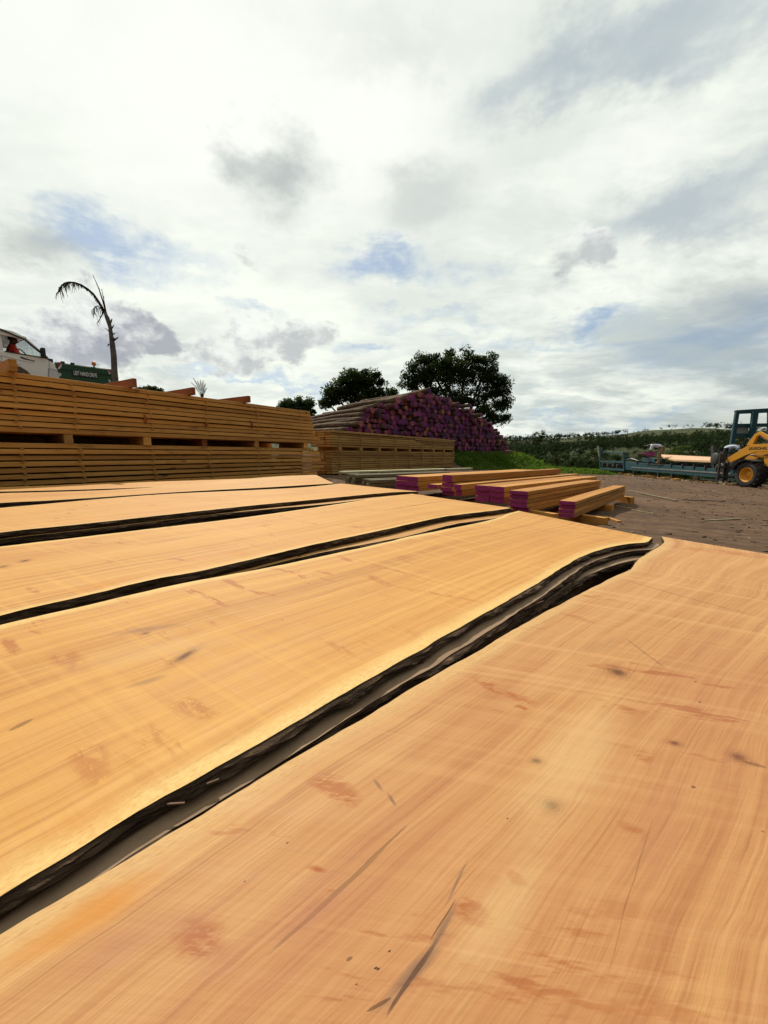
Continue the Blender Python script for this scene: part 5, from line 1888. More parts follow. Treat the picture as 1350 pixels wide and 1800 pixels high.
def figure(name, label, P, facing, J, scale=1.0, shirt='pale_shirt', trousers='khaki', boots='leather', hair='hair', group=None, sit=False):
    """one skinned body; J: joint -> (forward, left, up). clothing and hair are its children"""
    f = Vector((facing[0], facing[1], 0)).normalized()
    l = Vector((-f.y, f.x, 0))
    W = lambda p: (f * p[0] + l * p[1] + Vector((0, 0, p[2]))) * scale
    rad = dict(pelvis=.125, waist=.115, chest=.135, neck=.055, head=.088, crown=.075, nose=.016, chin=.04, sh_l=.058, el_l=.042, wr_l=.028, ha_l=.034, sh_r=.058, el_r=.042, wr_r=.028, ha_r=.034,
               hp_l=.088, kn_l=.058, an_l=.042, to_l=.036, hp_r=.088, kn_r=.058, an_r=.042, to_r=.036)
    edges = [('pelvis', 'waist'), ('waist', 'chest'), ('chest', 'neck'), ('neck', 'head'), ('head', 'crown'), ('head', 'nose'), ('head', 'chin')]
    for sd in 'lr':
        edges += [('chest', 'sh_' + sd), ('sh_' + sd, 'el_' + sd), ('el_' + sd, 'wr_' + sd), ('wr_' + sd, 'ha_' + sd), ('pelvis', 'hp_' + sd), ('hp_' + sd, 'kn_' + sd), ('kn_' + sd, 'an_' + sd), ('an_' + sd, 'to_' + sd)]
    J = dict(J)
    hd_, nk = Vector(J['head']), Vector(J['neck'])
    ax = (hd_ - nk).normalized()
    fwd = Vector(J.get('look', (1, 0, -.2))).normalized()
    J['crown'] = tuple(hd_ + ax * .085)
    J['nose'] = tuple(hd_ + fwd * .115 - ax * .01)
    J['chin'] = tuple(hd_ + fwd * .06 - ax * .075)
    # fingers
    for sd, s_ in (('l', 1), ('r', -1)):
        h, w_ = Vector(J['ha_' + sd]), Vector(J['wr_' + sd])
        d = (h - w_).normalized()
        sp = d.cross(Vector((0, s_, 0.2)))
        sp = sp.normalized() if sp.length > .1 else Vector((1, 0, 0))
        pal = d.cross(sp).normalized()
        for k, (o, L) in enumerate(((-.028, .07), (-.010, .085), (.010, .08), (.027, .062))):
            a = h + sp * o + d * (.03 + L * .5)
            b_ = h + sp * o * 1.1 + d * (.03 + L * .85) + pal * .022
            J[f'f{k}a_{sd}'], J[f'f{k}b_{sd}'] = tuple(a), tuple(b_)
            rad[f'f{k}a_{sd}'], rad[f'f{k}b_{sd}'] = .0095, .008
            edges += [('ha_' + sd, f'f{k}a_{sd}'), (f'f{k}a_{sd}', f'f{k}b_{sd}')]
        J['th_' + sd] = tuple(h - sp * .055 + d * .03 + pal * .02)
        rad['th_' + sd] = .011
        edges.append(('ha_' + sd, 'th_' + sd))
    J.pop('look', None)

    def skin(nm, es, grow, mat, root_j, parent=None, rr=None):
        names = []
        for a, b in es:
            for q in (a, b):
                if q not in names: names.append(q)
        names.sort(key=lambda q: q != root_j)
        me = bpy.data.meshes.new(nm)
        me.from_pydata([W(J[q]) for q in names], [(names.index(a), names.index(b)) for a, b in es], [])
        o = bpy.data.objects.new(nm, me)
        COL.objects.link(o)
        me.materials.append(mat)
        if parent is not None: o.parent = parent
        md = o.modifiers.new('skin', 'SKIN')
        md.use_smooth_shade = True
        for i, q in enumerate(names):
            sv = me.skin_vertices[0].data[i]
            r = (rr or rad).get(q, rad.get(q, .05)) + grow
            fl = 1.0
            sv.radius = (r * scale, r * scale)
            sv.use_root = (i == 0)
        sb = o.modifiers.new('sub', 'SUBSURF')
        sb.levels = 2
        sb.render_levels = 2
        return o
    body = skin(name, edges, 0, M['skin'], 'pelvis')
    body.location = P
    tag(body, label, 'person', group)
    te = [('pelvis', 'waist'), ('waist', 'chest'), ('chest', 'neck')]
    for sd in 'lr': te += [('chest', 'sh_' + sd), ('sh_' + sd, 'el_' + sd)]
    r2 = dict(rad); r2['neck'] = .05; r2['pelvis'] = .118
    skin('shirt', te, .020, M[shirt], 'chest', body, r2)
    le = []
    for sd in 'lr': le += [('pelvis', 'hp_' + sd), ('hp_' + sd, 'kn_' + sd), ('kn_' + sd, 'an_' + sd)]
    skin('trousers', le, .020, M[trousers], 'pelvis', body)
    for sd in 'lr':
        J['mid_' + sd] = tuple(Vector(J['an_' + sd]) + (Vector(J['kn_' + sd]) - Vector(J['an_' + sd])) * .35)
        rad['mid_' + sd] = .045
        skin('boot', [('mid_' + sd, 'an_' + sd), ('an_' + sd, 'to_' + sd)], .016, M[boots], 'an_' + sd, body)
    mb = MB()
    c = W(hd_ + ax * .045 - fwd * .018)
    vs, fs = [], []
    n, m_ = 12, 7
    a0, x0 = W(ax), W(fwd)
    a0.normalize(); x0 = (x0 - a0 * x0.dot(a0)).normalized(); y0 = a0.cross(x0)
    for i in range(m_):
        ph = math.pi * 0.58 * i / (m_ - 1)
        for k in range(n):
            t = 2 * math.pi * k / n
            q = a0 * math.cos(ph) * .098 + (x0 * math.cos(t) * .104 + y0 * math.sin(t) * .088) * math.sin(ph)
            vs.append(c + q * scale)
    for i in range(m_ - 1):
        for k in range(n):
            fs.append((i * n + k, i * n + (k + 1) % n, (i + 1) * n + (k + 1) % n, (i + 1) * n + k))
    mb.add(vs, fs, 0, True)
    mb.build('hair', M[hair], body)
    return body


# ================================================================== white van on the bank
def build_van():
    AZ = R(33.4)
    q0 = at_y(104, 668, 11.5)
    side0 = Vector((q0.x, q0.y, 0))
    t = hd(AZ)
    n = Vector((-t.y, t.x, 0))                     # to the far side of the van
    def sz(px, py):
        q = on_plane(px, py, side0, AZ)
        return (Vector((q.x, q.y, 0)) - side0).dot(t), q.z
    gz = ground(*(side0 - t * 1.5 + n * 0.8).xy)
    root = tag(empty('van', (side0.x, side0.y, 0)), 'white van with open driver window, parked behind the near timber stack', 'van')
    w = 1.70
    X = lambda s, z, d=0.0: t * s + n * d + Vector((0, 0, z))
    nose = [sz(*p) for p in ((104.5, 669), (104, 660), (101.5, 651.5), (97, 643.5), (92, 637))]
    wtop = sz(46, 591.5)
    rf1 = sz(24, 581.5)
    zr = sz(0, 573.5)[1] + 0.02
    sill_f = sz(78, 629.5)
    sill_r = sz(8, 618)
    zb = sill_r[1]
    rear = -4.6
    zlow = gz + 0.28
    print('VAN', nose, wtop, rf1, zr, sill_f, sill_r, 'ground', gz)
    ax_f, ax_r, wr = sz(24, 660)[0], -3.75, 0.33
    zc = gz + wr
    # lower body with wheel arches
    poly = [(rear, zlow), (rear, zb)]
    poly += [(sill_r[0], zb), (sill_f[0], sill_f[1])] + nose[::-1] + [(nose[0][0] - 0.02, zlow)]
    def arch(cx):
        out = []
        for i in range(9):
            a = math.pi * i / 8
            out.append((cx + math.cos(a) * (wr + .10), max(zlow, zc + math.sin(a) * (wr + .10))))
        return out
    poly += arch(ax_f) + arch(ax_r)
    mb = MB()
    # two skins plus core between the arches so wheels sit in real wells
    mb.prism([X(s, z, 0) for s, z in poly], n * 0.28)
    mb.prism([X(s, z, w - 0.28) for s, z in poly], n * 0.28)
    core = [(rear, zlow), (rear, zb), (sill_r[0], zb - .02), (sill_f[0], sill_f[1] - .02)] + nose[::-1] + [(nose[0][0] - 0.02, zlow)]
    mb.prism([X(s, z, 0.28) for s, z in core], n * (w - .56))
    mb.build('body', M['white_paint'], root, bevel=0.012)
    # roof, pillars
    rb = MB()
    roof = [(rear + .05, zr), (-2.2, zr), rf1, wtop]
    roof2 = [(s, z - .07) for s, z in roof[::-1]]
    rb.prism([X(s, z, .06) for s, z in roof + roof2], n * (w - .12))
    rb.build('roof', M['white_paint'], root, bevel=0.015)
    pb = MB()
    for d in (0.02, w - .08):
        def pil(a, b, wd):
            pb.bar(X(a[0], a[1], d + .03), X(b[0], b[1], d + .03), .06, wd, up=t)
        pil((sill_f[0] + .09, sill_f[1] + .02), (wtop[0] - .02, wtop[1] - .05), .055)
        b0, b1 = sz(4, 619), sz(-2, 577)
        pil((b0[0] - .04, zb - .03), (b1[0] - .07, zr - .03), .15)
        for s in (-3.0, rear + .12):
            pil((s, zb - .02), (s + .03, zr - .03), .16)
        pb.bar(X(rear, zr - .1, d + .03), X(wtop[0], wtop[1] - .04, d + .03), .06, .07)
    pb.build('pillars', M['white_paint'], root)
    gb = MB()
    gb.prism([X(wtop[0] + .015, wtop[1] - .03, .09), X(nose[-1][0] + .01, nose[-1][1], .09), X(nose[-1][0] + .01, nose[-1][1], w - .09), X(wtop[0] + .015, wtop[1] - .03, w - .09)], Vector((0, 0, -.008)))
    gb.build('windscreen', M['glass'], root)
    b1 = sz(-2, 577)
    for d, nm, s0, s1 in ((w - .05, 'far', sill_f[0], b1[0]),):
        MB().prism([X(s1, zb, d), X(sill_f[0], sill_f[1], d), X(wtop[0], wtop[1] - .06, d), X(s1, zr - .08, d)], n * .006).build('side_window', M['glass'], root)
    for d in (.03, w - .04):
        MB().prism([X(-2.9, zb, d), X(b1[0] - .2, zb, d), X(b1[0] - .2, zr - .1, d), X(-2.9, zr - .1, d)], n * .008).build('side_window', M['glass'], root)
        MB().prism([X(rear + .2, zb, d), X(-3.1, zb, d), X(-3.1, zr - .1, d), X(rear + .2, zr - .1, d)], n * .008).build('side_window', M['glass'], root)
    # black window rubber, seams, mirror, headlamp
    sm = MB()
    fr = [(sill_r[0], zb + .008), (sill_f[0] + .03, sill_f[1] + .006)]
    sm.bar(X(fr[0][0], fr[0][1], -.004), X(fr[1][0], fr[1][1], -.004), .02, .022)
    sm.bar(X(b1[0], zr - .085, .01), X(wtop[0] - .03, wtop[1] - .085, .01), .05, .03)
    sm.bar(X(sill_f[0] + .07, sill_f[1] + .01, .01), X(wtop[0] - .05, wtop[1] - .075, .01), .05, .035, up=t)
    sm.build('window_seal', M['black_plastic'], root)
    seam = MB()
    def line(pts, wd=.012):
        q = [sz(*p) for p in pts]
        for a, b in zip(q, q[1:]): seam.bar(X(a[0], a[1], -.001), X(b[0], b[1], -.001), .006, wd, up=Vector((0, 0, 1)) if abs(a[0] - b[0]) > abs(a[1] - b[1]) else t)
    line([(1, 625), (5, 637), (11, 650), (15, 662)])
    line([(1, 625), (18, 629), (37, 634), (60, 638)], .008)
    line([(86, 634), (87, 650), (87, 664)])
    line([(10, 644), (20, 640.5), (36, 641)], .008)
    seam.build('door_seam', M['grey_panel'], root)
    hl = [sz(*p) for p in ((86.5, 648.5), (98, 651.5), (103, 656), (103.8, 665), (100, 668), (85.5, 662))]
    MB().prism([X(s, z, -.010) for s, z in hl], n * .12).build('headlight', M['lamp_lens'], root, bevel=.006)
    hb = [sz(*p) for p in ((85, 647), (99, 650.3), (104, 656), (104.6, 667), (100, 670), (84, 663))]
    MB().prism([X(s, z, -.005) for s, z in hb], n * .10).build('lamp_surround', M['grey_panel'], root)
    mr = sz(73, 622)
    m2 = MB()
    m2.box((0, 0, 0), (.09, .17, .24), mat=Matrix((t, n, (0, 0, 1))).transposed())
    m2.build('mirror', M['black_plastic'], root, X(mr[0], mr[1] + .02, -.12), .03)
    MB().bar(X(mr[0], mr[1] - .06, -.06), X(mr[0] - .01, mr[1] - .07, .03), .03, .03).build('mirror_arm', M['black_plastic'], root)
    MB().box((0, 0, 0), (.14, .03, .03), mat=Matrix((t, n, (0, 0, 1))).transposed()).build('door_handle', M['white_paint'], root, X(sz(3, 634)[0], sz(3, 634)[1], -.015), .008)
    # bumper and inside
    MB().prism([X(s, z, .05) for s, z in ((nose[0][0] - .3, zlow - .02), (nose[0][0] + .06, zlow), (nose[0][0] + .06, zlow + .22), (nose[0][0] - .3, zlow + .22))], n * (w - .1)).build('bumper', M['white_paint'], root, bevel=.02)
    for d in (.25, w - .75):
        s = sz(14, 610)[0]
        sb = MB()
        sb.box(X(s, zb - .12, d + .25), (.5, .5, .16), mat=Matrix((t, n, (0, 0, 1))).transposed())
        sb.box(X(s - .30, zb + .2, d + .25), (.14, .48, .70), mat=Matrix((t, n, (0, 0, 1))).transposed())
        sb.box(X(s - .32, zb + .62, d + .25), (.09, .26, .18), mat=Matrix((t, n, (0, 0, 1))).transposed())
        sb.build('seat', M['dark_steel'], root, bevel=.03)
    s = sill_f[0] - .02
    MB().box((0, 0, 0), (.34, w - .2, .12), mat=Matrix((t, n, (0, 0, 1))).transposed()).build('dashboard', M['black_plastic'], root, X(s + .08, sill_f[1] - .02, w / 2), .03)
    st_ = MB()
    c = X(sz(52, 622)[0], sz(52, 622)[1] + .02, .48)
    ring = []
    aa, bb = n, (Vector((0, 0, 1)) * .8 - t * .5).normalized()
    for k in range(21): ring.append(c + (aa * math.cos(k * math.pi / 10) + bb * math.sin(k * math.pi / 10)) * .18)
    st_.tube(ring, .014, 6)
    st_.bar(c - aa * .17, c + aa * .17, .03, .03)
    st_.build('steering_wheel', M['black_plastic'], root)
    for s in (ax_f, ax_r):
        wheel(root, X(s, zc, .12), -n, wr, .2, 'steel')
        wheel(root, X(s, zc, w - .12), n, wr, .2, 'steel')
    # the driver
    hs, hz = sz(24, 600)
    hip = side0 + X(hs + .04, zb - .24, .42)
    body_z = hz - (zb - .06)
    k = 1.0
    figure('person', 'person in a red shirt at the wheel of the white van', hip, (t.x, t.y), {
        'pelvis': (0, 0, .05), 'waist': (.0, 0, .22), 'chest': (-.02, 0, .42), 'neck': (.02, 0, .55), 'head': (.05, 0, .67), 'look': (1, -.35, -.05),
        'sh_l': (0, .18, .46), 'el_l': (.2, .24, .24), 'wr_l': (.40, .12, .26), 'ha_l': (.46, .08, .28),
        'sh_r': (0, -.18, .46), 'el_r': (.06, -.42, .16), 'wr_r': (.28, -.42, .13), 'ha_r': (.35, -.42, .12),
        'hp_l': (.06, .1, .04), 'kn_l': (.45, .14, .08), 'an_l': (.55, .14, -.30), 'to_l': (.70, .14, -.34),
        'hp_r': (.06, -.1, .04), 'kn_r': (.45, -.14, .08), 'an_r': (.55, -.14, -.30), 'to_r': (.70, -.14, -.34)}, 0.95, 'red_shirt', 'dark_trousers')
build_van()


# ================================================================== green truck
def build_truck():
    AZ = R(44)
    q0 = at_y(148, 800, 17.8)
    p0 = Vector((q0.x, q0.y, 0))
    t = hd(AZ)
    n = Vector((-t.y, t.x, 0))
    def sz(px, py):
        q = on_plane(px, py, p0, AZ)
        return (Vector((q.x, q.y, 0)) - p0).dot(t), q.z
    root = tag(empty('truck', (p0.x, p0.y, 0)), 'dark green truck with orange beacon and hazard markers left of the dead palm', 'truck')
    X = lambda s, z, d=0.0: t * s + n * d + Vector((0, 0, z))
    s0, s1 = sz(98, 650)[0], sz(197, 660)[0]
    zt, zb = sz(148, 642.5)[1], sz(148, 671.5)[1]
    h = zt - zb
    gz = ground(*(p0 + n * 2).xy)
    print('TRUCK', s0, s1, zt, zb, gz)
    mb = MB()
    prof = [(0, zb), (0, zb + h * .30), (.03, zb + h * .32), (.03, zb + h * .60), (0, zb + h * .62), (0, zt - .05), (.05, zt), (4.2, zt), (4.2, zb)]
    mb.prism([X(s0, z, d) for d, z in prof], t * (s1 - s0))
    mb.build('body', M['green_paint'], root, bevel=.008)
    MB().prism([X(s0 + .05, zb - .32, .15), X(s1 - .05, zb - .32, .15), X(s1 - .05, zb, .05), X(s0 + .05, zb, .05)], n * 6.0).build('chassis', M['black_plastic'], root)
    a, b = sz(127.5, 656), sz(172, 662)
    zc = zb + h * .465
    MB().box((0, 0, 0), (b[0] - a[0], .02, h * .36), mat=Matrix((t, n, (0, 0, 1))).transposed()).build('sign_plate', M['black_plastic'], root, X((a[0] + b[0]) / 2, zc, -.012), .004)
    lettering('lettering', 'LEFT HAND DRIVE', h * .34, X((a[0] + b[0]) / 2, zc, -.026), t, (0, 0, 1), M['lettering'], root, .003, (b[0] - a[0]) * .92)
    def marker(pts, mat):
        q = [sz(*p) for p in pts]
        MB().prism([X(s, z, -.012) for s, z in q], n * .01).build('hazard_marker', M[mat], root)
    marker([(100.5, 636.5), (108.5, 637), (102, 646)], 'red_marker')
    marker([(108.5, 638), (108, 645), (104, 649.5), (101, 648)], 'white_marker')
    marker([(101.5, 655.5), (107.5, 656), (107.5, 661), (102, 662.5)], 'white_marker')
    marker([(188.5, 648.5), (195.5, 649.5), (195.5, 656)], 'red_marker')
    marker([(188.5, 649.5), (195, 657), (192, 658)], 'white_marker')
    marker([(190.5, 666.5), (195, 670), (195, 672), (191, 671)], 'white_marker')
    s, z = sz(166, 641)
    MB().tube([X(s, zt - .02, .12), X(s, zt + .10, .12)], .03, 10).build('beacon_post', M['black_plastic'], root)
    bc = MB()
    bc.lathe(X(s, zt + .09, .12), (0, 0, 1), [(0, .085), (.02, .09), (.10, .085), (.15, .055), (.165, .001)], 18)
    bc.build('beacon', M['orange_lens'], root)
    for px in (111, 128):
        s = sz(px, 640)[0]
        MB().box((0, 0, 0), (.14, .1, .07), mat=Matrix((t, n, (0, 0, 1))).transposed()).build('hook', M['dark_steel'], root, X(s, zt + .03, .08), .01)
    MB().box((0, 0, 0), (s1 - s0 - .1, 2.0, 1.5), mat=Matrix((t, n, (0, 0, 1))).transposed()).build('cab', M['green_paint'], root, X((s0 + s1) / 2, zb - .32 + .75, 5.2), .08)
    r = (zb - .32 - gz) * .62
    for d in (1.0, 2.2, 5.4):
        wheel(root, X(s0 + .2, gz + r, d), -t, r, .3, 'dark_steel')
        wheel(root, X(s1 - .2, gz + r, d), t, r, .3, 'dark_steel')
build_truck()


# ================================================================== sawmill
M_AZ = R(10.8)
M0 = Vector((16.1, 17.8, 0))
MT = hd(M_AZ)
MN = Vector((MT.y, -MT.x, 0))        # to the far (right) side of the bed


def build_mill():
    root = tag(empty('sawmill', (M0.x, M0.y, 0)), 'long teal sawmill bed with end frame and tall gantry across the yard', 'sawmill')
    P = lambda px, py, off=0.0: on_plane(px, py, M0 + MN * off, M_AZ)
    def strip(name, pts, thick, mat, off=0.0, bevel=0.0):
        q = [P(x, y, off) for x, y in pts]
        return MB().prism(q, MN * thick).build_at(name, M[mat], (q[0] + q[2]) / 2, root, bevel)
    strip('main_beam', [(1098, 811.5), (1288, 826), (1288, 842), (1098, 825.5)], .22, 'teal_paint', 0.0, .01)
    strip('rail', [(1110, 820.6), (1284, 831.6), (1284, 833.8), (1110, 822.2)], .03, 'steel', -.032)
    strip('main_beam', [(1098, 811.5), (1288, 826), (1288, 842), (1098, 825.5)], .22, 'teal_paint', 1.25, .01)
    # bunks across the bed
    for i in range(9):
        px = 1120 + i * 20
        y0 = 812 + (px - 1098) * 14.5 / 190
        a = P(px, y0 - .8)
        MB().bar(a - MN * .05, a + MN * 1.5, .10, .22).build_at('bunk', M['dark_steel'], a, root)
    for px in (1158, 1182, 1222, 1262, 1115):
        y0 = 826 + (px - 1098) * 16.5 / 190
        for off in (0.06, 1.28):
            a = P(px, y0, off)
            g = ground(a.x, a.y)
            MB().bar(a + Vector((0, 0, .15)), Vector((a.x, a.y, g - .02)), .12, .12).build_at('leg', M['dark_steel'], a, root)
    # end frame
    fr = [((1054.5, 786), (1056.5, 826), .16), ((1096.5, 795), (1098, 828), .16)]
    for (a, b, w) in fr:
        for off in (0, 1.3):
            MB().bar(P(*a, off), P(*b, off), w, w, up=MT).build_at('frame_post', M['teal_paint'], P(*a, off), root, .01)
    for (a, b, w) in (((1061, 794.6), (1097, 796), .10), ((1056, 811), (1098, 812.5), .14), ((1057, 824), (1099, 826.5), .16)):
        for off in (0, 1.3):
            MB().bar(P(*a, off), P(*b, off), w, w).build_at('frame_rail', M['teal_paint'], P(*a, off), root, .01)
    for i, (x, y, w, h) in enumerate(((1064, 817, .5, .35), (1074, 818, .4, .3), (1084, 816, .45, .4), (1091, 819, .3, .3))):
        q = P(x, y, .6)
        MB().box((0, 0, 0), (.6, w, h), rz=-M_AZ).build('winch_box', M['dark_steel'], root, q - root.location, .02)
    MB().bar(P(1051, 784, .2), P(1054, 803, .2), .10, .14, up=MT).build_at('control_post', M['old_wood'], P(1051, 784), root)
    MB().tube([P(1102, 808, .3), P(1110, 806, .3), P(1127, 812, .3)], .05, 8).build_at('hose', M['grey_panel'], P(1110, 808), root)
    strip('step_box', [(1128, 804.5), (1151, 806), (1151, 813.5), (1128, 812)], .6, 'teal_paint', .1, .01)
    # saw head: dark engine, guards and post
    q = P(1255, 800, .3)
    MB().bar(P(1254.5, 784, .3), P(1256, 836, .3), .16, .22, up=MT).build_at('guide_post', M['dark_steel'], q, root, .01)
    c = P(1276, 806, .5)
    mb = MB()
    mb.box(c + Vector((0, 0, 0)), (.9, .7, .42), rz=-M_AZ)
    mb.box(c + Vector((.1, .1, .27)), (.4, .4, .14), rz=-M_AZ)
    mb.tube([c + Vector((-.2, -.1, .2)), c + Vector((-.2, -.1, .45))], .05, 8)
    mb.tube([c + Vector((.25, -.2, .4)), c + Vector((.35, -.25, .5)), c + Vector((.5, -.2, .5))], .035, 8)
    mb.lathe(c + MN * -.42 + Vector((0, 0, -.02)), -MN, [(0, .30), (.08, .30), (.1, .27), (.1, .001)], 22)
    mb.build_at('saw_head', M['dark_steel'], c, root, .008)
    wg = MB()
    wg.lathe(P(1268, 826, .1), -MN, [(0, .34), (.1, .34), (.12, .30), (.12, .001)], 24)
    wg.lathe(P(1285, 818, .1), -MN, [(0, .30), (.1, .30), (.12, .27), (.12, .001)], 24)
    wg.build_at('blade_guard', M['black_plastic'], P(1268, 826), root)
    # tall gantry over the bed
    G0 = at_y(1290, 800, 20.6)
    GA = R(104)
    gp = lambda px, py: on_plane(px, py, G0, GA)
    gn = Vector((math.cos(GA), -math.sin(GA), 0)) * -1
    def g(name, pts, mat='teal_paint', th=.16, o=0.0):
        q = [gp(x, y) - gn * o for x, y in pts]
        return MB().prism(q, -gn * th).build_at(name, M[mat], q[0], root, .008 if mat == 'teal_paint' else 0)
    g('gantry_post', [(1291.5, 722), (1297.5, 722), (1287.5, 784), (1281.5, 838), (1275.5, 838), (1281, 784)])
    g('gantry_post', [(1316, 725), (1325.5, 724.6), (1319, 770), (1318, 838), (1310, 838), (1311, 770)], th=.2, o=.18)
    g('gantry_post', [(1348, 723), (1356, 723), (1354, 838), (1346, 838)])
    g('gantry_beam', [(1291, 721.6), (1372, 716.5), (1372, 724.5), (1292, 728)], th=.2, o=-.03)
    g('gantry_beam', [(1293, 745.2), (1368, 744), (1368, 750.5), (1292, 751)], th=.14, o=.012)
    g('gantry_beam', [(1291.5, 762.2), (1314, 762.2), (1313, 768.5), (1290.5, 768.5)], th=.14, o=.012)
    g('sheet_panel', [(1293.5, 751), (1314.5, 751), (1313.5, 762.2), (1292.3, 762.2)], 'grey_panel', .02, .06)
    return P
MP = build_mill()

# what lies on and round the mill
def build_mill_load():
    P = MP
    q = [P(1187, 807.6, .15), P(1252, 809.6, .15), P(1252, 803.2, 1.15), P(1161, 798.6, 1.15), P(1167, 803.6, .55)]
    o = MB().prism(q, (0, 0, -.10)).build_at('wood_slab', M['fresh_slab'], q[0], bevel=.004)
    tag(o, 'freshly sawn pale pinkish slab tilted on the teal mill bed', 'wood slab')
    e = [P(1252, 803.2, 1.16), P(1161, 798.6, 1.16)]
    MB().bar(e[0] + Vector((0, 0, -.03)), e[1] + Vector((0, 0, -.03)), .05, .12).build_at('bark_edge', M['slab_bark'], q[0], o)
    # half round log slab with a painted end, flat side up
    c = P(1142.5, 795, .1)
    az = R(24)
    d = hd(az)
    sd = Vector((d.y, -d.x, 0))
    r = .335
    poly = [c + sd * (r * math.cos(a)) + Vector((0, 0, .03 + r * .98 * math.sin(a))) for a in [math.pi + math.pi * k / 14 for k in range(15)]]
    o = MB().prism(poly, d * 2.6).build_at('half_log', M['log_bark'], c, bevel=.004)
    tag(o, 'half-round log slab with a bright pink painted end, at the stooping worker', 'log slab')
    m, nt = material('pink_paint')
    nz = nt.noise(nt.coord(), 7, 4, .6)
    finish(nt, nt.mix(nt.ss(nz, .35, .7), (.42, .03, .20), (.28, .025, .13)), .6, None, .3)
    e = MB().prism([p - d * .008 for p in poly], d * .006)
    e.build_at('painted_end', m, c, o)
    # worker one, stooping on the bed
    f = Vector((-.815, .58, 0))
    ft = P(1157.5, 815.5, .2)
    figure('person', 'worker in pale shirt and khaki trousers stooping over the half-round log slab', ft, f.xy, {
        'pelvis': (-.10, 0, .92), 'waist': (.08, 0, 1.04), 'chest': (.34, 0, 1.13), 'neck': (.50, 0, 1.09), 'head': (.63, 0, 1.02), 'look': (.5, 0, -1),
        'sh_l': (.38, .19, 1.06), 'el_l': (.46, .22, .78), 'wr_l': (.62, .16, .60), 'ha_l': (.68, .14, .55),
        'sh_r': (.38, -.19, 1.06), 'el_r': (.40, -.22, .78), 'wr_r': (.48, -.18, .56), 'ha_r': (.52, -.17, .50),
        'hp_l': (-.08, .10, .86), 'kn_l': (.06, .12, .48), 'an_l': (-.02, .13, .09), 'to_l': (.15, .15, .045),
        'hp_r': (-.08, -.10, .86), 'kn_r': (.0, -.12, .47), 'an_r': (-.10, -.13, .09), 'to_r': (.07, -.15, .045)}, 1.10)
    # the plank he stands on
    a = ft + Vector((0, 0, -.03))
    tag(MB().bar(a - MT * 1.0 - Vector((0, 0, 0.0)), a + MT * 1.2, .5, .05).build_at('standing_board', M['dark_steel'], a, bevel=.004), 'dark board across the bed beneath the stooping worker', 'board')
    # worker two behind the saw head
    Pw = P(1284, 815, 1.05)
    g = ground(Pw.x, Pw.y)
    f2 = Vector((.72, -.69, 0))
    zc_ = at_y(1282, 780, Pw.y).z
    sc = 1.0
    base = zc_ - 1.22
    figure('person', 'second worker in a pale blue shirt bent down behind the dark saw head', Vector((Pw.x, Pw.y, base)), f2.xy, {
        'pelvis': (-.30, 0, .88), 'waist': (-.12, 0, 1.0), 'chest': (.12, 0, 1.08), 'neck': (.28, 0, 1.06), 'head': (.40, 0, 1.0), 'look': (.6, 0, -1),
        'sh_l': (.16, .19, 1.02), 'el_l': (.30, .25, .80), 'wr_l': (.48, .18, .72), 'ha_l': (.55, .15, .70),
        'sh_r': (.16, -.19, 1.02), 'el_r': (.30, -.25, .80), 'wr_r': (.48, -.18, .72), 'ha_r': (.55, -.15, .70),
        'hp_l': (-.28, .10, .84), 'kn_l': (-.12, .12, .46), 'an_l': (-.24, .13, .09), 'to_l': (-.07, .14, .045),
        'hp_r': (-.28, -.10, .84), 'kn_r': (-.16, -.12, .46), 'an_r': (-.30, -.13, .09), 'to_r': (-.13, -.14, .045)}, 1.05, trousers='dark_trousers')
    st_ = MB()
    st_.bar(Vector((Pw.x, Pw.y, base - .05)) - MT * .5, Vector((Pw.x, Pw.y, base - .05)) + MT * .5, .8, .08)
    for s in (-.4, .4):
        for k in (-.32, .32):
            a = Vector((Pw.x, Pw.y, 0)) + MT * s + MN * k
            st_.bar((a.x, a.y, ground(a.x, a.y) - .02), (a.x, a.y, base - .08), .06, .06)
    tag(st_.build_at('work_platform', M['dark_steel'], Pw), 'steel step behind the saw head carrying the second worker', 'platform')
    # offcuts that block up the bed
    for i, (x, y, w, h, L, mat, lab) in enumerate((
        (1050, 828.5, .30, .16, .6, 'red_beam', 'reddish block under the far end of the mill frame'),
        (1076, 831, .36, .15, .7, 'plank', 'pale flat offcut leaning under the mill end frame'),
        (1092, 832.5, .18, .18, .5, 'red_beam', 'dark reddish block right of the pale flat offcut'),
        (1105, 833, .25, .14, .5, 'pine_grey', 'dull offcut on the dirt below the left part of the long rail'),
        (1140, 834, .34, .12, .8, 'plank', 'pale offcut under the mill, below the pink ended slab'),
        (1176, 837, .28, .12, .7, 'plank', 'pale pinkish offcut under the middle of the mill bed'),
        (1190, 838.5, .3, .10, .6, 'plank', 'thin bright offcut just right of the pale pinkish one under the mill'),
        (1224, 841, .18, .26, .4, 'old_wood', 'grey wedge block under the right half of the mill bed'),
        (1272, 845, .25, .16, .5, 'old_wood', 'grey block nearest the loader wheel'))):
        q = at_y(x, y, P(x, 815).y - .12)
        g = ground(q.x, q.y)
        o = MB().box((0, 0, 0), (L, w, h)).build('offcut', M[mat], None, (q.x, q.y, g + h / 2 - .01), .006, R(60 + 23 * i))
        tag(o, lab, 'offcut', 'offcuts under the sawmill')
build_mill_load()


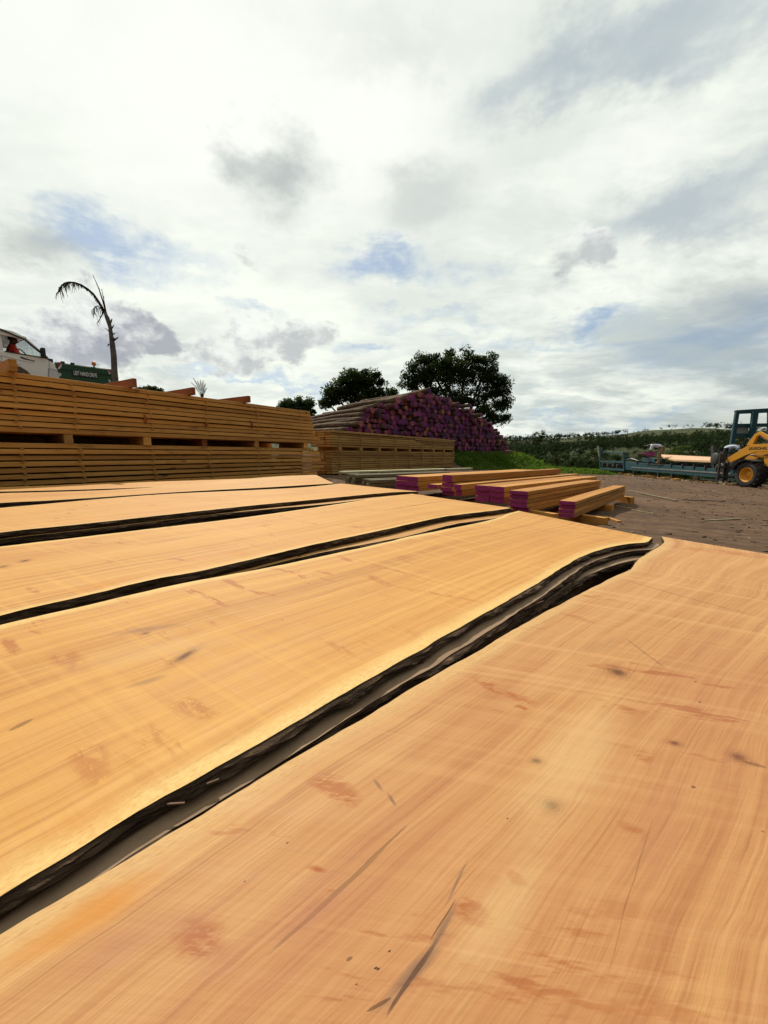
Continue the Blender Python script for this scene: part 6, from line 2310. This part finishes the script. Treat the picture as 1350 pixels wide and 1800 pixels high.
# ================================================================== yellow loader
def build_loader():
    xw = 14.42                               # outer face of the near wheels
    gz = ground(14.6, 15.4)
    root = tag(empty('wheel_loader', (15.2, 14.5, 0)), 'yellow wheel loader whose front arm reaches to the sawmill', 'loader')
    O = root.location
    PX = lambda px, py, X: Vector((0, 0, ZC)) + ray(px, py) * (X / ray(px, py).x)
    r = .52
    c = PX(1310.5, 834, xw)
    zc = gz + r - .01
    yf, yr = c.y, c.y - 2.05
    for y in (yf, yr):
        for x, ax in ((xw + .2, (-1, 0, 0)), (xw + 1.55, (1, 0, 0))):
            wheel(root, Vector((x, y, zc)) - O, ax, r, .40, 'yellow_paint', lugs=16)
    arm = [(1275.5, 806.8), (1312, 784.5), (1322, 781.2), (1349, 779.8), (1378, 786), (1378, 800), (1349, 792.8), (1328, 794.4), (1311, 800), (1285.5, 812.2), (1276.7, 812.2)]
    xa = 14.72
    for X in (xa, xa + .75):
        q = [PX(*p, xa) + Vector((X - xa, 0, 0)) for p in arm]
        a = MB().prism(q, (.09, 0, 0)).build_at('lift_arm', M['yellow_paint'], q[0], root, .008)
        if X == xa:
            tc = PX(1331.5, 788.4, xa - .004)
            lettering('lettering', 'LIUGONG', .15, tc - q[0], (0, -1, 0), (0, 0, 1), M['dark_lettering'], a, .002, abs(PX(1315.5, 788, xa).y - PX(1346.5, 788, xa).y))
    link = [(1311.5, 783), (1317, 775), (1327, 762.5), (1334.8, 758.3), (1352, 768), (1366, 778), (1364, 783), (1350, 773.8), (1335.5, 764.6), (1330, 767), (1322.5, 782)]
    q = [PX(*p, xa + .3) for p in link]
    MB().prism(q, (.10, 0, 0)).build_at('tilt_link', M['yellow_paint'], q[0], root, .008)
    a, b = PX(1336, 766, xa + .42), PX(1352, 776, xa + .42)
    MB().tube([a, b], .035, 10).build_at('tilt_rod', M['steel'], a, root)
    a, b = PX(1320, 799.5, xa + .2), PX(1331, 801.5, xa + .2)
    MB().tube([a, b], .03, 10).build_at('lift_rod', M['steel'], a, root)
    a, b = PX(1328, 801, xa + .2), PX(1346, 804, xa + .2)
    MB().tube([a, b], .06, 12).build_at('lift_cylinder', M['yellow_paint'], a, root)
    fr = [(1342, 803), (1356, 802), (1356, 821), (1344.5, 820.5)]
    q = [PX(*p, xa + .1) for p in fr]
    MB().prism(q, (.95, 0, 0)).build_at('front_frame', M['yellow_paint'], q[0], root, .01)
    # axle, body, cab, hood and counterweight (mostly beyond the frame)
    V = lambda x, y, z: Vector((x, y, z)) - O
    for y in (yf, yr):
        MB().tube([V(xw + .25, y, zc), V(xw + 1.5, y, zc)], .11, 12).build('axle', M['dark_steel'], root)
    cx = xw + .88
    MB().box((0, 0, 0), (.8, 3.0, .35)).build('chassis', M['dark_steel'], root, V(cx, yr + .6, zc + .22), .02)
    MB().box((0, 0, 0), (1.2, 1.5, .75)).build('engine_hood', M['yellow_paint'], root, V(cx, yr - .35, zc + .78), .06)
    MB().box((0, 0, 0), (1.35, .35, .6)).build('counterweight', M['dark_steel'], root, V(cx, yr - 1.2, zc + .45), .05)
    cab = MB()
    for dx in (-.52, .52):
        for dy in (-.5, .5):
            cab.box((dx, dy, .55), (.07, .07, 1.1))
    cab.box((0, 0, 1.14), (1.2, 1.15, .08))
    cab.box((0, 0, -.12), (1.12, 1.08, .3))
    cab.build('cab', M['yellow_paint'], root, V(cx, yr + .75, zc + .75), .012)
    for dx in (-.54, .54):
        MB().box((0, 0, 0), (.01, .92, 1.0)).build('cab_window', M['glass'], root, V(cx + dx, yr + .75, zc + 1.3))
    MB().box((0, 0, 0), (.5, .5, .5)).build('seat', M['black_plastic'], root, V(cx, yr + .6, zc + .95), .06)
    for x in (xw + .14, xw + 1.6):
        MB().prism([V(x - .2, yf + math.cos(t) * (r + .09), zc + math.sin(t) * (r + .09)) for t in [R(20 + 14 * k) for k in range(8)]] + [V(x - .2, yf + math.cos(t) * (r + .06), zc + math.sin(t) * (r + .06)) for t in [R(20 + 14 * k) for k in range(7, -1, -1)]], (.42, 0, 0)).build('mudguard', M['black_plastic'], root)
    # dark fork carriage at the arm tip
    tip = PX(1280, 810, xa)
    ca = MB()
    for dz in (.0, .42, .8):
        ca.bar((xa - .30, tip.y + .10, gz + .35 + dz), (xa + 1.2, tip.y + .10, gz + .35 + dz), .07, .09)
    for x in (xa - .25, xa + .12, xa + .62, xa + 1.12):
        ca.bar((x, tip.y + .12, gz + .20), (x, tip.y + .12, gz + 1.35), .07, .07, up=Vector((0, 1, 0)))
    ca.build_at('fork_carriage', M['dark_steel'], tip, root)
    for x in (xa + .05, xa + .85):
        fk = MB()
        fk.box((x, tip.y + .18, gz + .55), (.10, .05, .8))
        fk.box((x, tip.y + .75, gz + .17), (.10, 1.15, .045))
        fk.build_at('fork', M['dark_steel'], (x, tip.y, gz), root)
    hs = MB()
    hs.tube([PX(1308, 786, xa + .5), PX(1311, 772, xa + .5), PX(1317, 771, xa + .5), PX(1321, 780, xa + .5)], .022, 6)
    hs.build_at('hose', M['black_plastic'], PX(1311, 774, xa), root)
build_loader()


# ================================================================== chips and bark on the dirt
def litter():
    rr = random.Random(77)
    mb = MB()
    def chip(x, y, L, w, h, mi):
        z = ground(x, y)
        m = Matrix.Rotation(rr.uniform(0, 6.28), 3, 'Z') @ Matrix.Rotation(rr.gauss(0, .22), 3, 'Y') @ Matrix.Rotation(rr.gauss(0, .2), 3, 'X')
        mb.box((x, y, z + h * .4), (L, w, h), mat=m, mi=mi)
    n = 0
    while n < 3000:
        y = 0.4 + 23 * rr.random() ** 1.6
        x = rr.uniform(-0.5, 1.15 * y + 3.5)
        if x < 0.9 * y - 1.5 and y < 4.2 and x < 2.2: continue
        if mnoise.noise(Vector((x * .5, y * .5, 9))) < rr.uniform(-.6, .35): continue
        L = rr.uniform(.012, .07) * (0.6 + .5 * min(y / 6, 2.5))
        chip(x, y, L, L * rr.uniform(.12, .45), rr.uniform(.003, .012), rr.choice((0, 0, 0, 1)))
        n += 1
    for _ in range(1300):
        s = rr.uniform(-1, 11)
        p = M0 + MT * s - MN * abs(rr.gauss(0, .7)) + MN * .6
        L = rr.uniform(.06, .26)
        chip(p.x, p.y, L, L * rr.uniform(.2, .5), rr.uniform(.01, .05), rr.choice((0, 1, 2, 2)))
    o = mb.build('wood_chips', [M['chip'], M['log_bark'], M['pine_grey']])
    tag(o, 'wood chips and bark bits scattered over the dirt', 'wood chips', None, 'stuff')
litter()
